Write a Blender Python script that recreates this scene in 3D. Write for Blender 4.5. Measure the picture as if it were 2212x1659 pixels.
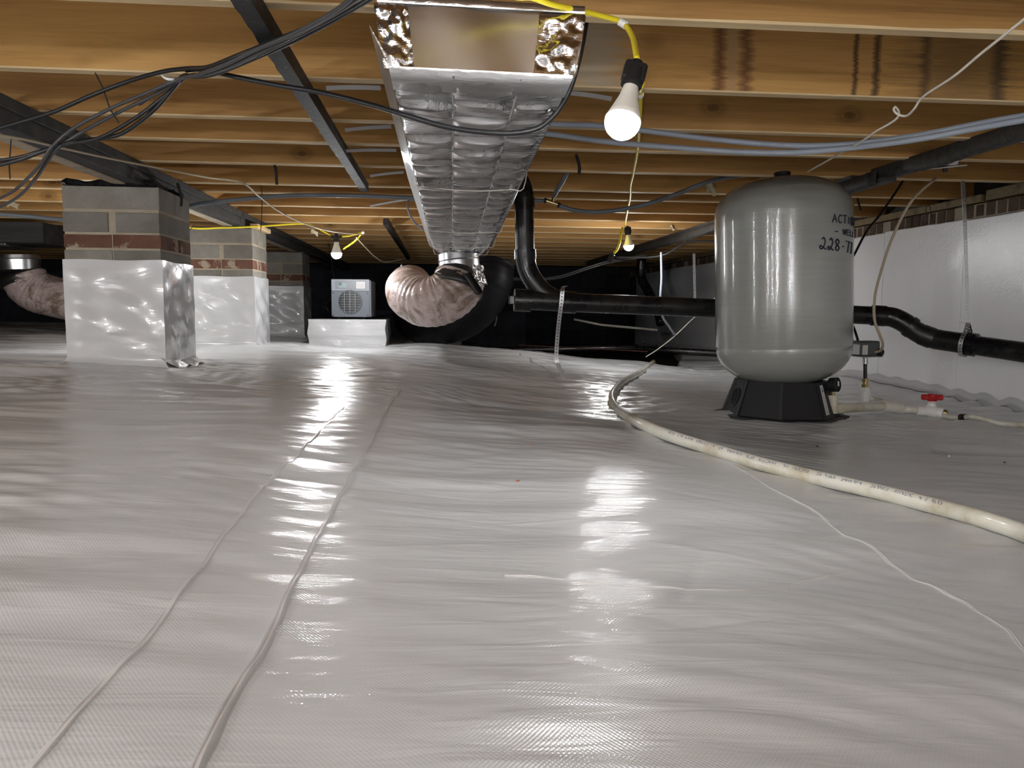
import bpy, math, random
import numpy as np
from mathutils import Vector, Matrix
random.seed(7)
D = bpy.data
SC = bpy.context.scene
COL = SC.collection
for o in list(D.objects):
    D.objects.remove(o)

# ------------------------------------------------------------------ camera
W, H, F = 2212, 1659, 1661.0
CZ = 0.34                      # camera height; all z below are relative to the camera and lifted by CZ
PHI, TH, ROLL = map(math.radians, (5.553, 5.34, 0.4))
FW = Vector((math.sin(TH) * math.cos(PHI), math.cos(TH) * math.cos(PHI), -math.sin(PHI)))
r0 = Vector((math.cos(TH), -math.sin(TH), 0)); u0 = r0.cross(FW)
RT = r0 * math.cos(ROLL) + u0 * math.sin(ROLL)
UP = -r0 * math.sin(ROLL) + u0 * math.cos(ROLL)
cam = D.cameras.new('camera'); camo = D.objects.new('camera', cam); COL.objects.link(camo)
cam.sensor_width = 36; cam.lens = F * 36 / W; cam.clip_start = 0.02; cam.clip_end = 60
m3 = Matrix((RT, UP, -FW)).transposed()
camo.matrix_world = Matrix.Translation((0, 0, CZ)) @ m3.to_4x4()
SC.camera = camo
vs = SC.view_settings
vs.view_transform = 'Standard'; vs.look = 'None'; vs.gamma = 1.0; vs.use_curve_mapping = False
vs.exposure = 1.95
w = D.worlds.new('world'); SC.world = w; w.use_nodes = True
w.node_tree.nodes['Background'].inputs[0].default_value = (0.6, 0.65, 0.7, 1)
w.node_tree.nodes['Background'].inputs[1].default_value = 0.02
BULB_L = 430.0                 # full radiance, kept by the unseen bulbs; the visible ones are dimmed

def ray(px, py):
    return FW + RT * ((px - W / 2) / F) + UP * ((H / 2 - py) / F)
def aY(px, py, Y):
    r = ray(px, py); p = r * (Y / r.y); return Vector((p.x, p.y, p.z + CZ))
def aZ(px, py, z):
    r = ray(px, py); p = r * (z / r.z); return Vector((p.x, p.y, p.z + CZ))
def aX(px, py, X):
    r = ray(px, py); p = r * (X / r.x); return Vector((p.x, p.y, p.z + CZ))

# ------------------------------------------------------------------ materials
def mat(name, color=(.5, .5, .5), rough=.5, metal=0., spec=.5, coat=0., coat_r=.1):
    m = D.materials.new(name); m.use_nodes = True
    b = m.node_tree.nodes['Principled BSDF']
    b.inputs['Base Color'].default_value = (*color, 1)
    b.inputs['Roughness'].default_value = rough
    b.inputs['Metallic'].default_value = metal
    b.inputs['Specular IOR Level'].default_value = spec
    b.inputs['Coat Weight'].default_value = coat
    b.inputs['Coat Roughness'].default_value = coat_r
    return m
class NT:
    def __init__(s, m):
        s.m = m; s.t = m.node_tree; s.b = s.t.nodes['Principled BSDF']
    def n(s, typ, **kw):
        x = s.t.nodes.new(typ)
        for k, v in kw.items():
            if k in x.inputs.keys() if isinstance(k, str) else False: x.inputs[k].default_value = v
            else: setattr(x, k, v)
        return x
    def l(s, a, b): s.t.links.new(a, b)
    def coord(s, scale=(1, 1, 1), rand=0., out='Object', rot=(0, 0, 0)):
        tc = s.n('ShaderNodeTexCoord'); mp = s.n('ShaderNodeMapping')
        mp.inputs['Scale'].default_value = scale; mp.inputs['Rotation'].default_value = rot
        if rand:
            oi = s.n('ShaderNodeObjectInfo'); ma = s.n('ShaderNodeMath', operation='MULTIPLY'); ma.inputs[1].default_value = rand
            s.l(oi.outputs['Random'], ma.inputs[0])
            va = s.n('ShaderNodeVectorMath', operation='ADD')
            s.l(tc.outputs[out], va.inputs[0]); s.l(ma.outputs[0], va.inputs[1]); s.l(va.outputs[0], mp.inputs[0])
        else: s.l(tc.outputs[out], mp.inputs[0])
        return mp.outputs[0]
    def noise(s, vec, scale=5, detail=4, rough=.55, dist=0.):
        x = s.n('ShaderNodeTexNoise'); x.inputs['Scale'].default_value = scale; x.inputs['Detail'].default_value = detail
        x.inputs['Roughness'].default_value = rough; x.inputs['Distortion'].default_value = dist
        s.l(vec, x.inputs['Vector']); return x.outputs['Fac']
    def ramp(s, fac, stops):
        x = s.n('ShaderNodeValToRGB'); e = x.color_ramp.elements
        while len(e) < len(stops): e.new(.5)
        for i, (p, c) in enumerate(stops):
            e[i].position = p; e[i].color = (*c, 1) if len(c) == 3 else c
        s.l(fac, x.inputs[0]); return x.outputs[0]
    def mix(s, fac, a, b, mode='MIX'):
        x = s.n('ShaderNodeMix', data_type='RGBA', blend_type=mode)
        for i, v in ((0, fac), (6, a), (7, b)):
            if isinstance(v, (int, float)): x.inputs[i].default_value = v
            elif isinstance(v, tuple): x.inputs[i].default_value = (*v, 1)
            else: s.l(v, x.inputs[i])
        return x.outputs[2]
    def math(s, op, a, b=0., clamp=False):
        x = s.n('ShaderNodeMath', operation=op); x.use_clamp = clamp
        for i, v in ((0, a), (1, b)):
            if isinstance(v, (int, float)): x.inputs[i].default_value = v
            else: s.l(v, x.inputs[i])
        return x.outputs[0]
    def bump(s, h, strength=.3, dist=.01, prev=None, coat=False):
        x = s.n('ShaderNodeBump'); x.inputs['Strength'].default_value = strength; x.inputs['Distance'].default_value = dist
        s.l(h, x.inputs['Height'])
        if prev is not None: s.l(prev, x.inputs['Normal'])
        s.l(x.outputs[0], s.b.inputs['Normal'])
        if coat: s.l(x.outputs[0], s.b.inputs['Coat Normal'])
        return x.outputs[0]
    def base(s, c): s.l(c, s.b.inputs['Base Color'])

def wood(name, dark, mid, light, rand=30., gs=1., stains=(), knots=True, var=.35):
    m = mat(name, mid, .62, spec=.3); t = NT(m)
    v = t.coord((.35 * gs, 6 * gs, 6 * gs), rand)
    a = t.noise(v, 3, 6, .6, .6)
    v2 = t.coord((1.6 * gs, 70 * gs, 70 * gs), rand)
    b = t.noise(v2, 3, 3, .6)
    f = t.math('ADD', t.math('MULTIPLY', a, .62), t.math('MULTIPLY', b, .38))
    c = t.ramp(f, [(.22, dark), (.5, mid), (.78, light)])
    if knots:
        vk = t.coord((4.6, 9, 7.5), rand)
        vo = t.n('ShaderNodeTexVoronoi'); vo.inputs['Scale'].default_value = 1.; t.l(vk, vo.inputs['Vector'])
        sc_ = t.n('ShaderNodeSeparateColor'); t.l(vo.outputs['Color'], sc_.inputs[0])
        pk = t.math('GREATER_THAN', sc_.outputs[0], .5)
        k = t.ramp(vo.outputs['Distance'], [(.0, (.9, .9, .9)), (.08, (.75, .75, .75)), (.12, (.3, .3, .3)), (.16, (.45, .45, .45)), (.28, (0, 0, 0))])
        c = t.mix(t.math('MULTIPLY', t.math('MULTIPLY', k, .8), pk), c, tuple(x * .3 for x in dark))
    oi = t.n('ShaderNodeObjectInfo')
    vr = t.math('ADD', t.math('MULTIPLY', oi.outputs['Random'], var), 1 - var / 2)
    hs = t.n('ShaderNodeHueSaturation'); t.l(c, hs.inputs['Color']); t.l(vr, hs.inputs['Value']); c = hs.outputs[0]
    if stains:
        tc = t.n('ShaderNodeTexCoord'); sx = t.n('ShaderNodeSeparateXYZ'); t.l(tc.outputs['Object'], sx.inputs[0])
        vj = t.coord((4, 10, 110)); jit = t.noise(vj, 1, 4, .75)
        for X, wd, col, st in stains:
            d = t.math('ABSOLUTE', t.math('SUBTRACT', t.math('ADD', sx.outputs['X'], t.math('MULTIPLY', t.math('SUBTRACT', jit, .5), wd * 2.6)), X))
            k = t.math('SUBTRACT', 1., t.math('DIVIDE', d, wd), clamp=True)
            k = t.math('MULTIPLY', t.math('POWER', k, .6), st)
            c = t.mix(k, c, col)
    t.base(c)
    t.bump(f, .25, .004)
    return m

M = {}
M['joist'] = wood('joist_wood', (.22, .105, .03), (.45, .24, .075), (.56, .335, .12))
M['joist2'] = wood('stained_joist_wood', (.30, .15, .045), (.54, .30, .095), (.62, .38, .14), rand=0.001, var=.02,
                   stains=[(.42, .10, (.42, .38, .29), .85), (.765, .022, (.13, .055, .03), .85), (.80, .018, (.42, .27, .14), .8), (.838, .024, (.14, .06, .03), .85), (1.155, .010, (.05, .03, .02), .9),
                           (1.215, .014, (.045, .03, .02), .9), (1.45, .22, (.22, .13, .055), .8), (1.58, .03, (.06, .045, .03), .8), (1.36, .02, (.08, .05, .03), .7)])
M['edge'] = wood('pale_lit_edge_wood', (.46, .33, .17), (.68, .51, .29), (.78, .62, .38), gs=1.5, knots=True, var=.15)  # bounce light from the floor painted into the paler joist undersides
M['plywood'] = wood('plywood', (.14, .08, .04), (.23, .14, .07), (.3, .19, .10), knots=False)
M['darkbeam'] = wood('dark_beam_wood', (.022, .022, .022), (.052, .051, .05), (.11, .105, .10), knots=False, var=.2)
M['palebeam'] = wood('pale_beam_wood', (.30, .24, .17), (.48, .40, .30), (.6, .52, .4), knots=True, var=.1)
M['sill'] = wood('sill_wood', (.10, .07, .035), (.20, .15, .08), (.30, .23, .13), var=.3)
M['greyboard'] = wood('weathered_board', (.02, .018, .017), (.05, .047, .043), (.11, .105, .10), knots=False, gs=2)

def board_black():
    m = mat('black_painted_batten', (.035, .035, .036), .55); t = NT(m)
    v = t.coord((6, 3, 6)); a = t.noise(v, 6, 8, .75, 1.5)
    c = t.ramp(a, [(.5, (.012, .012, .013)), (.6, (.03, .03, .03)), (.66, (.2, .2, .19))])
    t.base(c); t.bump(a, .5, .006); return m
M['batten'] = board_black()

def liner(name, col, rough, weave=True, crinkle=.25, scale=1., spec=.5):
    m = mat(name, col, rough, spec=spec, coat=.5, coat_r=.06); t = NT(m)
    v = t.coord((1, 1, 1)); a = t.noise(v, 1.7, 5, .6)
    dirt = t.ramp(a, [(.35, tuple(x * .90 for x in col)), (.55, col), (.75, tuple(min(1, x * 1.03) for x in col))])
    sp = t.noise(t.coord((1, 1, 1)), 5.3, 2, .5)
    k = t.ramp(sp, [(.74, (0, 0, 0)), (.82, (.45, .45, .45))])
    dirt = t.mix(k, dirt, (.62, .52, .38))
    t.base(dirt)
    v2 = t.coord((3.2 * scale, 17 * scale, 12 * scale)); c = t.noise(v2, 1.6, 3, .5, .5)
    n1 = t.bump(c, crinkle, .006)
    if weave:
        tc = t.n('ShaderNodeTexCoord')
        sc = t.n('ShaderNodeVectorMath', operation='MULTIPLY'); sc.inputs[1].default_value = (1500, 1150, 1500)
        t.l(tc.outputs['Object'], sc.inputs[0])
        sx = t.n('ShaderNodeSeparateXYZ'); t.l(sc.outputs[0], sx.inputs[0])
        wv = t.math('MULTIPLY', t.math('SINE', sx.outputs['X']), t.math('SINE', sx.outputs['Y']))
        n1 = t.bump(wv, .18, .0005, prev=n1)
    t.l(n1, t.b.inputs['Coat Normal'])
    return m
M['liner'] = liner('floor_liner', (.585, .595, .60), .30, crinkle=.55)
M['linerpier'] = liner('pier_liner', (.62, .625, .63), .24, weave=False, crinkle=.8, scale=.5)
M['linerbox'] = liner('box_liner', (.50, .505, .51), .24, weave=False, crinkle=1.0, scale=1.2)
M['tape'] = liner('seam_tape', (.64, .63, .62), .33, weave=False, crinkle=.15)
M['walltape'] = mat('grey_tape', (.52, .52, .53), .6)
M['foam'] = None
def foam():
    m = mat('white_faced_panel', (.88, .88, .89), .35, coat=.7, coat_r=.04); t = NT(m)
    a = t.noise(t.coord((1, 1, 1)), 70, 3, .6); b = t.noise(t.coord((1, 1, 1)), 9, 3, .6)
    n1 = t.bump(a, .6, .003); n2 = t.bump(b, .25, .008, prev=n1); t.l(n2, t.b.inputs['Coat Normal']); return m
M['foam'] = foam()
def masonry(name, c1, c2, sc=30, bd=.004):
    m = mat(name, c1, .93, spec=.15); t = NT(m)
    a = t.noise(t.coord((1, 1, 1), 20), 6, 5, .65); b = t.noise(t.coord((1, 1, 1), 20), sc * 4, 3, .7)
    c = t.ramp(a, [(.35, c1), (.65, c2)]); 
    c = t.mix(t.math('MULTIPLY', b, .35), c, tuple(x * .5 for x in c1))
    oi = t.n('ShaderNodeObjectInfo'); hs = t.n('ShaderNodeHueSaturation'); t.l(c, hs.inputs['Color'])
    t.l(t.math('ADD', t.math('MULTIPLY', oi.outputs['Random'], .35), .82), hs.inputs['Value'])
    t.base(hs.outputs[0]); t.bump(b, .5, bd); return m
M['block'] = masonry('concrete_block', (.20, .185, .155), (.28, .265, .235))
M['mortar'] = masonry('mortar', (.34, .29, .21), (.45, .39, .30))
M['brick'] = masonry('brick_clay', (.17, .065, .042), (.25, .115, .08))
def brickm():
    m = masonry('mortar_smeared_brick', (.125, .06, .042), (.19, .10, .072)); t = NT(m)
    src = t.b.inputs['Base Color'].links[0].from_socket
    a = t.noise(t.coord((1, 1, 1), 50), 9, 4, .6)
    k = t.ramp(a, [(.56, (0, 0, 0)), (.62, (.85, .85, .85))])
    t.base(t.mix(k, src, (.38, .31, .23))); return m
M['brick'] = brickm()
M['wallbrick'] = masonry('wall_brick', (.075, .05, .036), (.15, .105, .075))
M['backwall'] = masonry('dark_block', (.035, .037, .045), (.055, .057, .066))  # one very dark block tone for the distant masonry
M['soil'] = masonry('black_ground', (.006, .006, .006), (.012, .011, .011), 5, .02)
M['foil'] = None
def foil(name, rough, crk, scale=1., tint=(.78, .78, .79)):
    m = mat(name, tint, rough, metal=1.); t = NT(m)
    vo = t.noise(t.coord((1, 1, 1)), 14 * scale, 4, .6, 1.2)
    vb = t.noise(t.coord((4, 14, 14)), 5 * scale, 3, .6, .8)
    n1 = t.bump(vo, crk, .012); t.bump(vb, crk * .9, .006, prev=n1); return m
M['foil'] = foil('foil_wrap', .2, .10)
M['foilsmooth'] = foil('smooth_foil', .25, .035, .25, (.66, .63, .58))
M['foilcr'] = foil('crumpled_foil', .15, .25, .9)
M['foiltape'] = foil('foil_tape', .3, .25, 1.2, (.85, .85, .86))
M['steel'] = foil('galvanised_steel', .3, .06, 1, (.62, .63, .65))
M['zinc'] = mat('zinc_strap', (.70, .70, .71), .42, 1.)
M['tank'] = None
def tank():
    m = mat('wound_fibreglass', (.30, .31, .285), .3, spec=.5, coat=1., coat_r=.035); t = NT(m); t.b.inputs['Coat IOR'].default_value = 1.62
    a = t.noise(t.coord((3, 3, 420)), 1, 3, .6); d = t.noise(t.coord((9, 9, 60)), 1.6, 3, .6); d2 = t.noise(t.coord((1, 1, 1)), 90, 2, .5)
    b = t.noise(t.coord((2, 2, 30)), 2, 4, .6)
    c = t.ramp(b, [(.3, (.285, .292, .268)), (.7, (.315, .324, .30))]); t.base(c)
    n1 = t.bump(a, .22, .0012); n1 = t.bump(d, .12, .002, prev=n1); n1 = t.bump(d2, .06, .001, prev=n1); t.l(n1, t.b.inputs['Coat Normal']); return m
M['tank'] = tank()
M['blackplastic'] = mat('black_plastic', (.013, .013, .014), .5, spec=.35)
M['abs'] = None
def absm():
    m = mat('black_drain_pipe', (.008, .008, .009), .22, spec=.5); t = NT(m)
    a = t.noise(t.coord((3, 3, 3)), 3, 6, .7)
    t.base(t.ramp(a, [(.45, (.006, .006, .008)), (.68, (.022, .02, .017)), (.85, (.06, .05, .04))])); 
    t.l(t.ramp(a, [(.4, (.2, .2, .2)), (.7, (.5, .5, .5))]), t.b.inputs['Roughness']); return m
M['abs'] = absm()
M['poly'] = mat('black_poly_sheet', (.01, .01, .011), .25)
M['cable'] = mat('black_cable', (.010, .010, .011), .42)
M['greycable'] = mat('grey_cable', (.05, .05, .052), .36)
M['pex'] = mat('grey_pipe', (.30, .335, .39), .4)
M['pexd'] = mat('grey_pipe_dark', (.14, .155, .175), .42)
M['yellow'] = mat('yellow_cord', (.90, .74, .03), .4)
M['whitewire'] = mat('white_wire', (.72, .68, .60), .45)
M['tan'] = mat('tan_cable', (.50, .42, .29), .5)
M['white'] = mat('white_plastic', (.78, .77, .74), .35)
def pvcm():
    m = mat('pvc', (.66, .64, .54), .3, coat=.3); t = NT(m)
    a = t.noise(t.coord((1, 1, 1)), 7, 5, .65)
    t.base(t.ramp(a, [(.38, (.50, .44, .31)), (.52, (.66, .64, .55)), (.7, (.72, .71, .64))])); return m
M['pvc'] = pvcm()
M['brass'] = mat('brass', (.55, .42, .2), .35, 1.)
M['red'] = mat('red_plastic', (.42, .012, .012), .35)
M['ink'] = mat('marker_ink', (.012, .012, .03), .6)
M['print'] = mat('printed_ink', (.22, .22, .30), .6)
M['label'] = mat('paper_label', (.72, .72, .70), .5)
M['greymetal'] = mat('grey_painted_metal', (.10, .105, .11), .45)
M['dehum'] = mat('grey_housing', (.13, .15, .175), .42)
M['dehumtop'] = mat('silver_housing', (.28, .30, .335), .4)
M['panel'] = mat('control_panel', (.20, .22, .24), .35)
M['screen'] = mat('lcd_screen', (.28, .36, .38), .25)
M['bulbneck'] = mat('bulb_neck', (.80, .78, .72), .35)
def emis(name, L):
    m = mat(name, (.9, .9, .9), .4); b = m.node_tree.nodes['Principled BSDF']
    b.inputs['Emission Color'].default_value = (.98, .985, 1, 1); b.inputs['Emission Strength'].default_value = L; return m
M['glow'] = emis('lit_bulb_diffuser', BULB_L)
M['glow_near'] = emis('lit_bulb_diffuser_nearest', BULB_L * .19)
M['glow_far'] = emis('lit_bulb_diffuser_far', BULB_L * .32)
M['paper'] = mat('kraft_scrap', (.55, .5, .35), .8)
M['tarpaper'] = mat('tar_paper', (.008, .008, .009), .75)
M['copper'] = mat('orange_cord', (.35, .12, .05), .5)
M['dullorange'] = mat('dull_orange_cord', (.10, .03, .018), .6)
def flexm(name, c0, c1, dirt):
    m = mat(name, c0, .36, coat=.3, coat_r=.15); t = NT(m)
    a = t.noise(t.coord((1, 1, 1)), 4.5, 6, .7, 1.); b = t.noise(t.coord((3, 3, 3)), 9, 4, .6, 1.)
    c = t.ramp(b, [(.35, c0), (.65, c1)])
    k = t.ramp(a, [(.47, (0, 0, 0)), (.58, (.85, .85, .85))])
    t.base(t.mix(k, c, dirt)); n = t.bump(b, .5, .012); t.l(n, t.b.inputs['Coat Normal']); return m
M['flex'] = flexm('pink_flex_jacket', (.50, .39, .36), (.62, .50, .47), (.17, .11, .065))
M['blackflex'] = mat('black_flex_jacket', (.004, .004, .005), .5, spec=.25)
M['blacktape'] = mat('black_duct_tape', (.018, .017, .016), .38)

# ------------------------------------------------------------------ mesh building
ORG = {}
class MB:
    def __init__(s): s.v = []; s.f = []; s.mi = []
    def add(s, vs, fs, mi=0):
        n = len(s.v); s.v += [tuple(x) for x in vs]; s.f += [tuple(i + n for i in f) for f in fs]; s.mi += [mi] * len(fs)
        return s
    def pts8(s, p, mi=0):
        return s.add(p, [(0, 3, 2, 1), (4, 5, 6, 7), (0, 1, 5, 4), (1, 2, 6, 5), (2, 3, 7, 6), (3, 0, 4, 7)], mi)
    def box(s, lo, hi, M4=None, mi=0):
        (a, b, c), (d, e, f) = lo, hi
        p = [Vector(q) for q in ((a, b, c), (d, b, c), (d, e, c), (a, e, c), (a, b, f), (d, b, f), (d, e, f), (a, e, f))]
        if M4 is not None: p = [M4 @ q for q in p]
        return s.pts8(p, mi)
    def bbox(s, lo, hi, bev=.003, M4=None, mi=0):      # box with chamfered edges
        lo = Vector(lo); hi = Vector(hi); c = (lo + hi) / 2; h = (hi - lo) / 2; b = min(bev, *(x * .45 for x in h))
        vs = []; idx = {}
        for sx in (-1, 1):
            for sy in (-1, 1):
                for sz in (-1, 1):
                    for ax in range(3):
                        q = [sx * (h.x - b), sy * (h.y - b), sz * (h.z - b)]; sg = (sx, sy, sz)
                        q[ax] = sg[ax] * h[ax]; idx[(sx, sy, sz, ax)] = len(vs); vs.append(c + Vector(q))
        fs = []
        for ax in range(3):
            o = [i for i in range(3) if i != ax]
            for sg in (-1, 1):
                quad = []
                for a, bb in ((-1, -1), (1, -1), (1, 1), (-1, 1)):
                    k = [0, 0, 0]; k[ax] = sg; k[o[0]] = a; k[o[1]] = bb; quad.append(idx[(*k, ax)])
                fs.append(tuple(quad) if (sg > 0) == (ax != 1) else tuple(reversed(quad)))
        for ax in range(3):
            o = [i for i in range(3) if i != ax]
            for a in (-1, 1):
                for bb in (-1, 1):
                    k1 = [0, 0, 0]; k1[ax] = -1; k1[o[0]] = a; k1[o[1]] = bb; k2 = list(k1); k2[ax] = 1
                    q = (idx[(*k1, o[0])], idx[(*k2, o[0])], idx[(*k2, o[1])], idx[(*k1, o[1])])
                    fs.append(q if (a * bb > 0) == (ax != 1) else tuple(reversed(q)))
        for sx in (-1, 1):
            for sy in (-1, 1):
                for sz in (-1, 1):
                    q = tuple(idx[(sx, sy, sz, ax)] for ax in range(3)); fs.append(q if sx * sy * sz > 0 else tuple(reversed(q)))
        if M4 is not None: vs = [M4 @ q for q in vs]
        return s.add(vs, fs, mi)
    def ring_skin(s, rings, caps=True, closed=True, mi=0):
        n = len(rings[0]); vs = [p for r in rings for p in r]; fs = []
        for i in range(len(rings) - 1):
            for j in range(n if closed else n - 1):
                k = (j + 1) % n; fs.append((i * n + j, i * n + k, (i + 1) * n + k, (i + 1) * n + j))
        if caps and closed:
            fs.append(tuple(reversed(range(n)))); fs.append(tuple((len(rings) - 1) * n + j for j in range(n)))
        return s.add(vs, fs, mi)
    def tube(s, path, r, seg=10, caps=True, mi=0, rfun=None, smooth=0, flat=None):
        P = [Vector(p) for p in path]
        if smooth: P = spline(P, smooth)
        rings = []; T0 = (P[1] - P[0]).normalized(); N = Vector((0, 0, 1)) if abs(T0.z) < .9 else Vector((1, 0, 0))
        N = (N - T0 * N.dot(T0)).normalized(); L = 0; prev = P[0]
        for i, p in enumerate(P):
            T = (P[min(i + 1, len(P) - 1)] - P[max(i - 1, 0)]).normalized()
            N = (N - T * N.dot(T)).normalized(); B = T.cross(N); L += (p - prev).length; prev = p
            rr = r[i] if isinstance(r, (list, tuple)) else r
            ring = []
            for j in range(seg):
                a = 2 * math.pi * j / seg; q = rr * (rfun(L, a) if rfun else 1)
                fa, fb = flat if flat else (1, 1)
                ring.append(p + N * (math.cos(a) * q * fa) + B * (math.sin(a) * q * fb))
            rings.append(ring)
        return s.ring_skin(rings, caps, True, mi)
    def lathe(s, prof, M4=None, seg=32, mi=0, caps=True, rf=None):
        rings = []
        for (r, z) in prof:
            rings.append([Vector((r * (rf(a, z) if rf else 1) * math.cos(a), r * (rf(a, z) if rf else 1) * math.sin(a), z)) for a in [2 * math.pi * j / seg for j in range(seg)]])
        if M4 is not None: rings = [[M4 @ p for p in r] for r in rings]
        return s.ring_skin(rings, caps, True, mi)
    def build(s, name, mats, parent=None, smooth=False, label=None, cat=None, group=None, kind=None, origin=None, sm_angle=None):
        me = D.meshes.new(name)
        po = Vector((0, 0, 0))
        if parent is not None: po = ORG[parent.name]; org = po
        else:
            if origin is None:
                a = np.array([tuple(x) for x in s.v]); lo = a.min(0); hi = a.max(0)
                origin = ((lo[0] + hi[0]) / 2, (lo[1] + hi[1]) / 2, lo[2])
            org = Vector(origin)
        me.from_pydata([(x[0] - org.x, x[1] - org.y, x[2] - org.z) for x in s.v], [], s.f)
        if not isinstance(mats, (list, tuple)): mats = [mats]
        for mm in mats: me.materials.append(M[mm])
        if len(mats) > 1: me.polygons.foreach_set('material_index', s.mi)
        if smooth: me.polygons.foreach_set('use_smooth', [True] * len(me.polygons))
        me.update()
        if smooth and sm_angle:
            me.set_sharp_from_angle(angle=math.radians(sm_angle))
        o = D.objects.new(name, me); COL.objects.link(o)
        if parent is not None: o.parent = parent
        else: o.location = org
        ORG[o.name] = org
        setp(o, label, cat, group, kind); return o
def setp(o, label=None, cat=None, group=None, kind=None):
    for k, v in (('label', label), ('category', cat), ('group', group), ('kind', kind)):
        if v: o[k] = v
    return o
def thing(name, loc, label, cat, group=None, kind=None):
    o = D.objects.new(name, None); COL.objects.link(o); o.location = loc; o.empty_display_size = .05
    ORG[o.name] = Vector(loc); return setp(o, label, cat, group, kind)
def spline(P, k=6):
    P = [Vector(p) for p in P]; out = []
    Q = [P[0] * 2 - P[1]] + P + [P[-1] * 2 - P[-2]]
    for i in range(1, len(Q) - 2):
        p0, p1, p2, p3 = Q[i - 1:i + 3]
        for j in range(k):
            t = j / k; out.append(.5 * ((2 * p1) + (p2 - p0) * t + (2 * p0 - 5 * p1 + 4 * p2 - p3) * t * t + (3 * p1 - p0 - 3 * p2 + p3) * t ** 3))
    out.append(P[-1]); return out
def frame(origin, zdir, xhint=(1, 0, 0)):
    z = Vector(zdir).normalized(); x = Vector(xhint); x = (x - z * x.dot(z)).normalized(); y = z.cross(x)
    m = Matrix((x, y, z)).transposed().to_4x4(); m.translation = Vector(origin); return m

# ------------------------------------------------------------------ floor heightfield
_rng = np.random.RandomState(5)
_w1 = [(_rng.uniform(.6, 2.4), _rng.uniform(0, 6.28), _rng.uniform(0, 6.28)) for _ in range(12)]
_w2 = [(_rng.uniform(7, 20), _rng.normal(0, .22), _rng.uniform(0, 6.28), _rng.uniform(1.2, 3.), _rng.uniform(0, 6.28), _rng.uniform(.6, 2.5), _rng.uniform(0, 6.28)) for _ in range(16)]
_w3 = [(_rng.uniform(22, 60), _rng.normal(0, .3), _rng.uniform(0, 6.28), _rng.uniform(2, 6.), _rng.uniform(0, 6.28), _rng.uniform(1.5, 5), _rng.uniform(0, 6.28)) for _ in range(16)]
_cr = []
for _ in range(110):
    _y = _rng.uniform(.5, 7.2); _a = _rng.normal(0, .45); _s = .5 + _y * .28
    _cr.append((_rng.uniform(-.5, .55) * _y, _y, math.cos(_a), math.sin(_a), _rng.uniform(.08, .4) * _s, _rng.uniform(.004, .014) * _s, _rng.choice([-1, 1]) * _rng.uniform(.0008, .0034) * _s))
def sstep(a, b, x):
    t = np.clip((x - a) / (b - a), 0, 1); return t * t * (3 - 2 * t)
def floor_z(X, Y, fine=True):
    X = np.asarray(X, float); Y = np.asarray(Y, float)
    xs = [-8, -5, -3.5, -1.4, -.6, 0, 1.0, 1.4, 2.05, 2.45, 2.8]; zs = [-.10, -.13, -.19, -.255, -.285, -.325, -.415, -.45, -.462, -.445, -.43]
    b = sum(np.interp(X + d, xs, zs) for d in (-.3, -.15, 0, .15, .3)) / 5
    b = b + .02 * sstep(3.5, 5.5, Y) * sstep(-1.2, .5, X)
    b = b + .018 * np.exp(-((Y - 2.35) / .28) ** 2) * sstep(-.5, .2, X) * (1 - sstep(1.0, 1.5, X))
    b = b + .03 * np.exp(-((Y - 5.9) / .5) ** 2) * sstep(-.6, .1, X) * (1 - sstep(1.2, 1.9, X))
    b = b - .02 * np.exp(-((Y - 3.4) / .6) ** 2) * sstep(-.2, .4, X) * (1 - sstep(.9, 1.3, X))
    z = b
    for f, a, p in _w1:
        z = z + .0032 * np.sin(2 * np.pi * f * .5 * (X * math.cos(a) + Y * math.sin(a)) + p)
    for f, t, p, mf, mp, nf, np_ in _w2:
        m = np.clip(np.sin(mf * X + mp + .8 * Y) * np.sin(nf * Y + np_), 0, 1) ** 2
        amp = .0038 + .0026 * sstep(2.3, 3.2, Y)
        z = z + amp * m * np.sin(f * (Y + t * X) * 2.0 + p)
    if fine:
        for f, t, p, mf, mp, nf, np_ in _w3:
            m = np.clip(np.sin(mf * X + mp) * np.sin(nf * Y + np_), 0, 1) ** 2
            amp = .0006 + .0013 * sstep(2.2, 3.0, Y)
            z = z + amp * m * np.sin(f * (Y + t * X) * 2.0 + p)
        for x0, y0, dx, dy, ln, wd, ht in _cr:
            u = (X - x0) * dx + (Y - y0) * dy; v = -(X - x0) * dy + (Y - y0) * dx + .04 * np.sin(u * 3 + x0 * 9)
            z = z + ht * np.exp(-np.abs(v) / wd) * np.exp(-(u / ln) ** 4) * (.6 + .4 * np.sin(u * 11 + x0 * 5))
    return z + CZ
def fz(x, y): return float(floor_z(x, y, False))
def ypix(n=1150):
    e = .35; a = np.linspace(.42 ** -e, 8.2 ** -e, n); far = a ** (-1 / e)
    return np.concatenate([np.linspace(-3, .40, 40), far])
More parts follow.
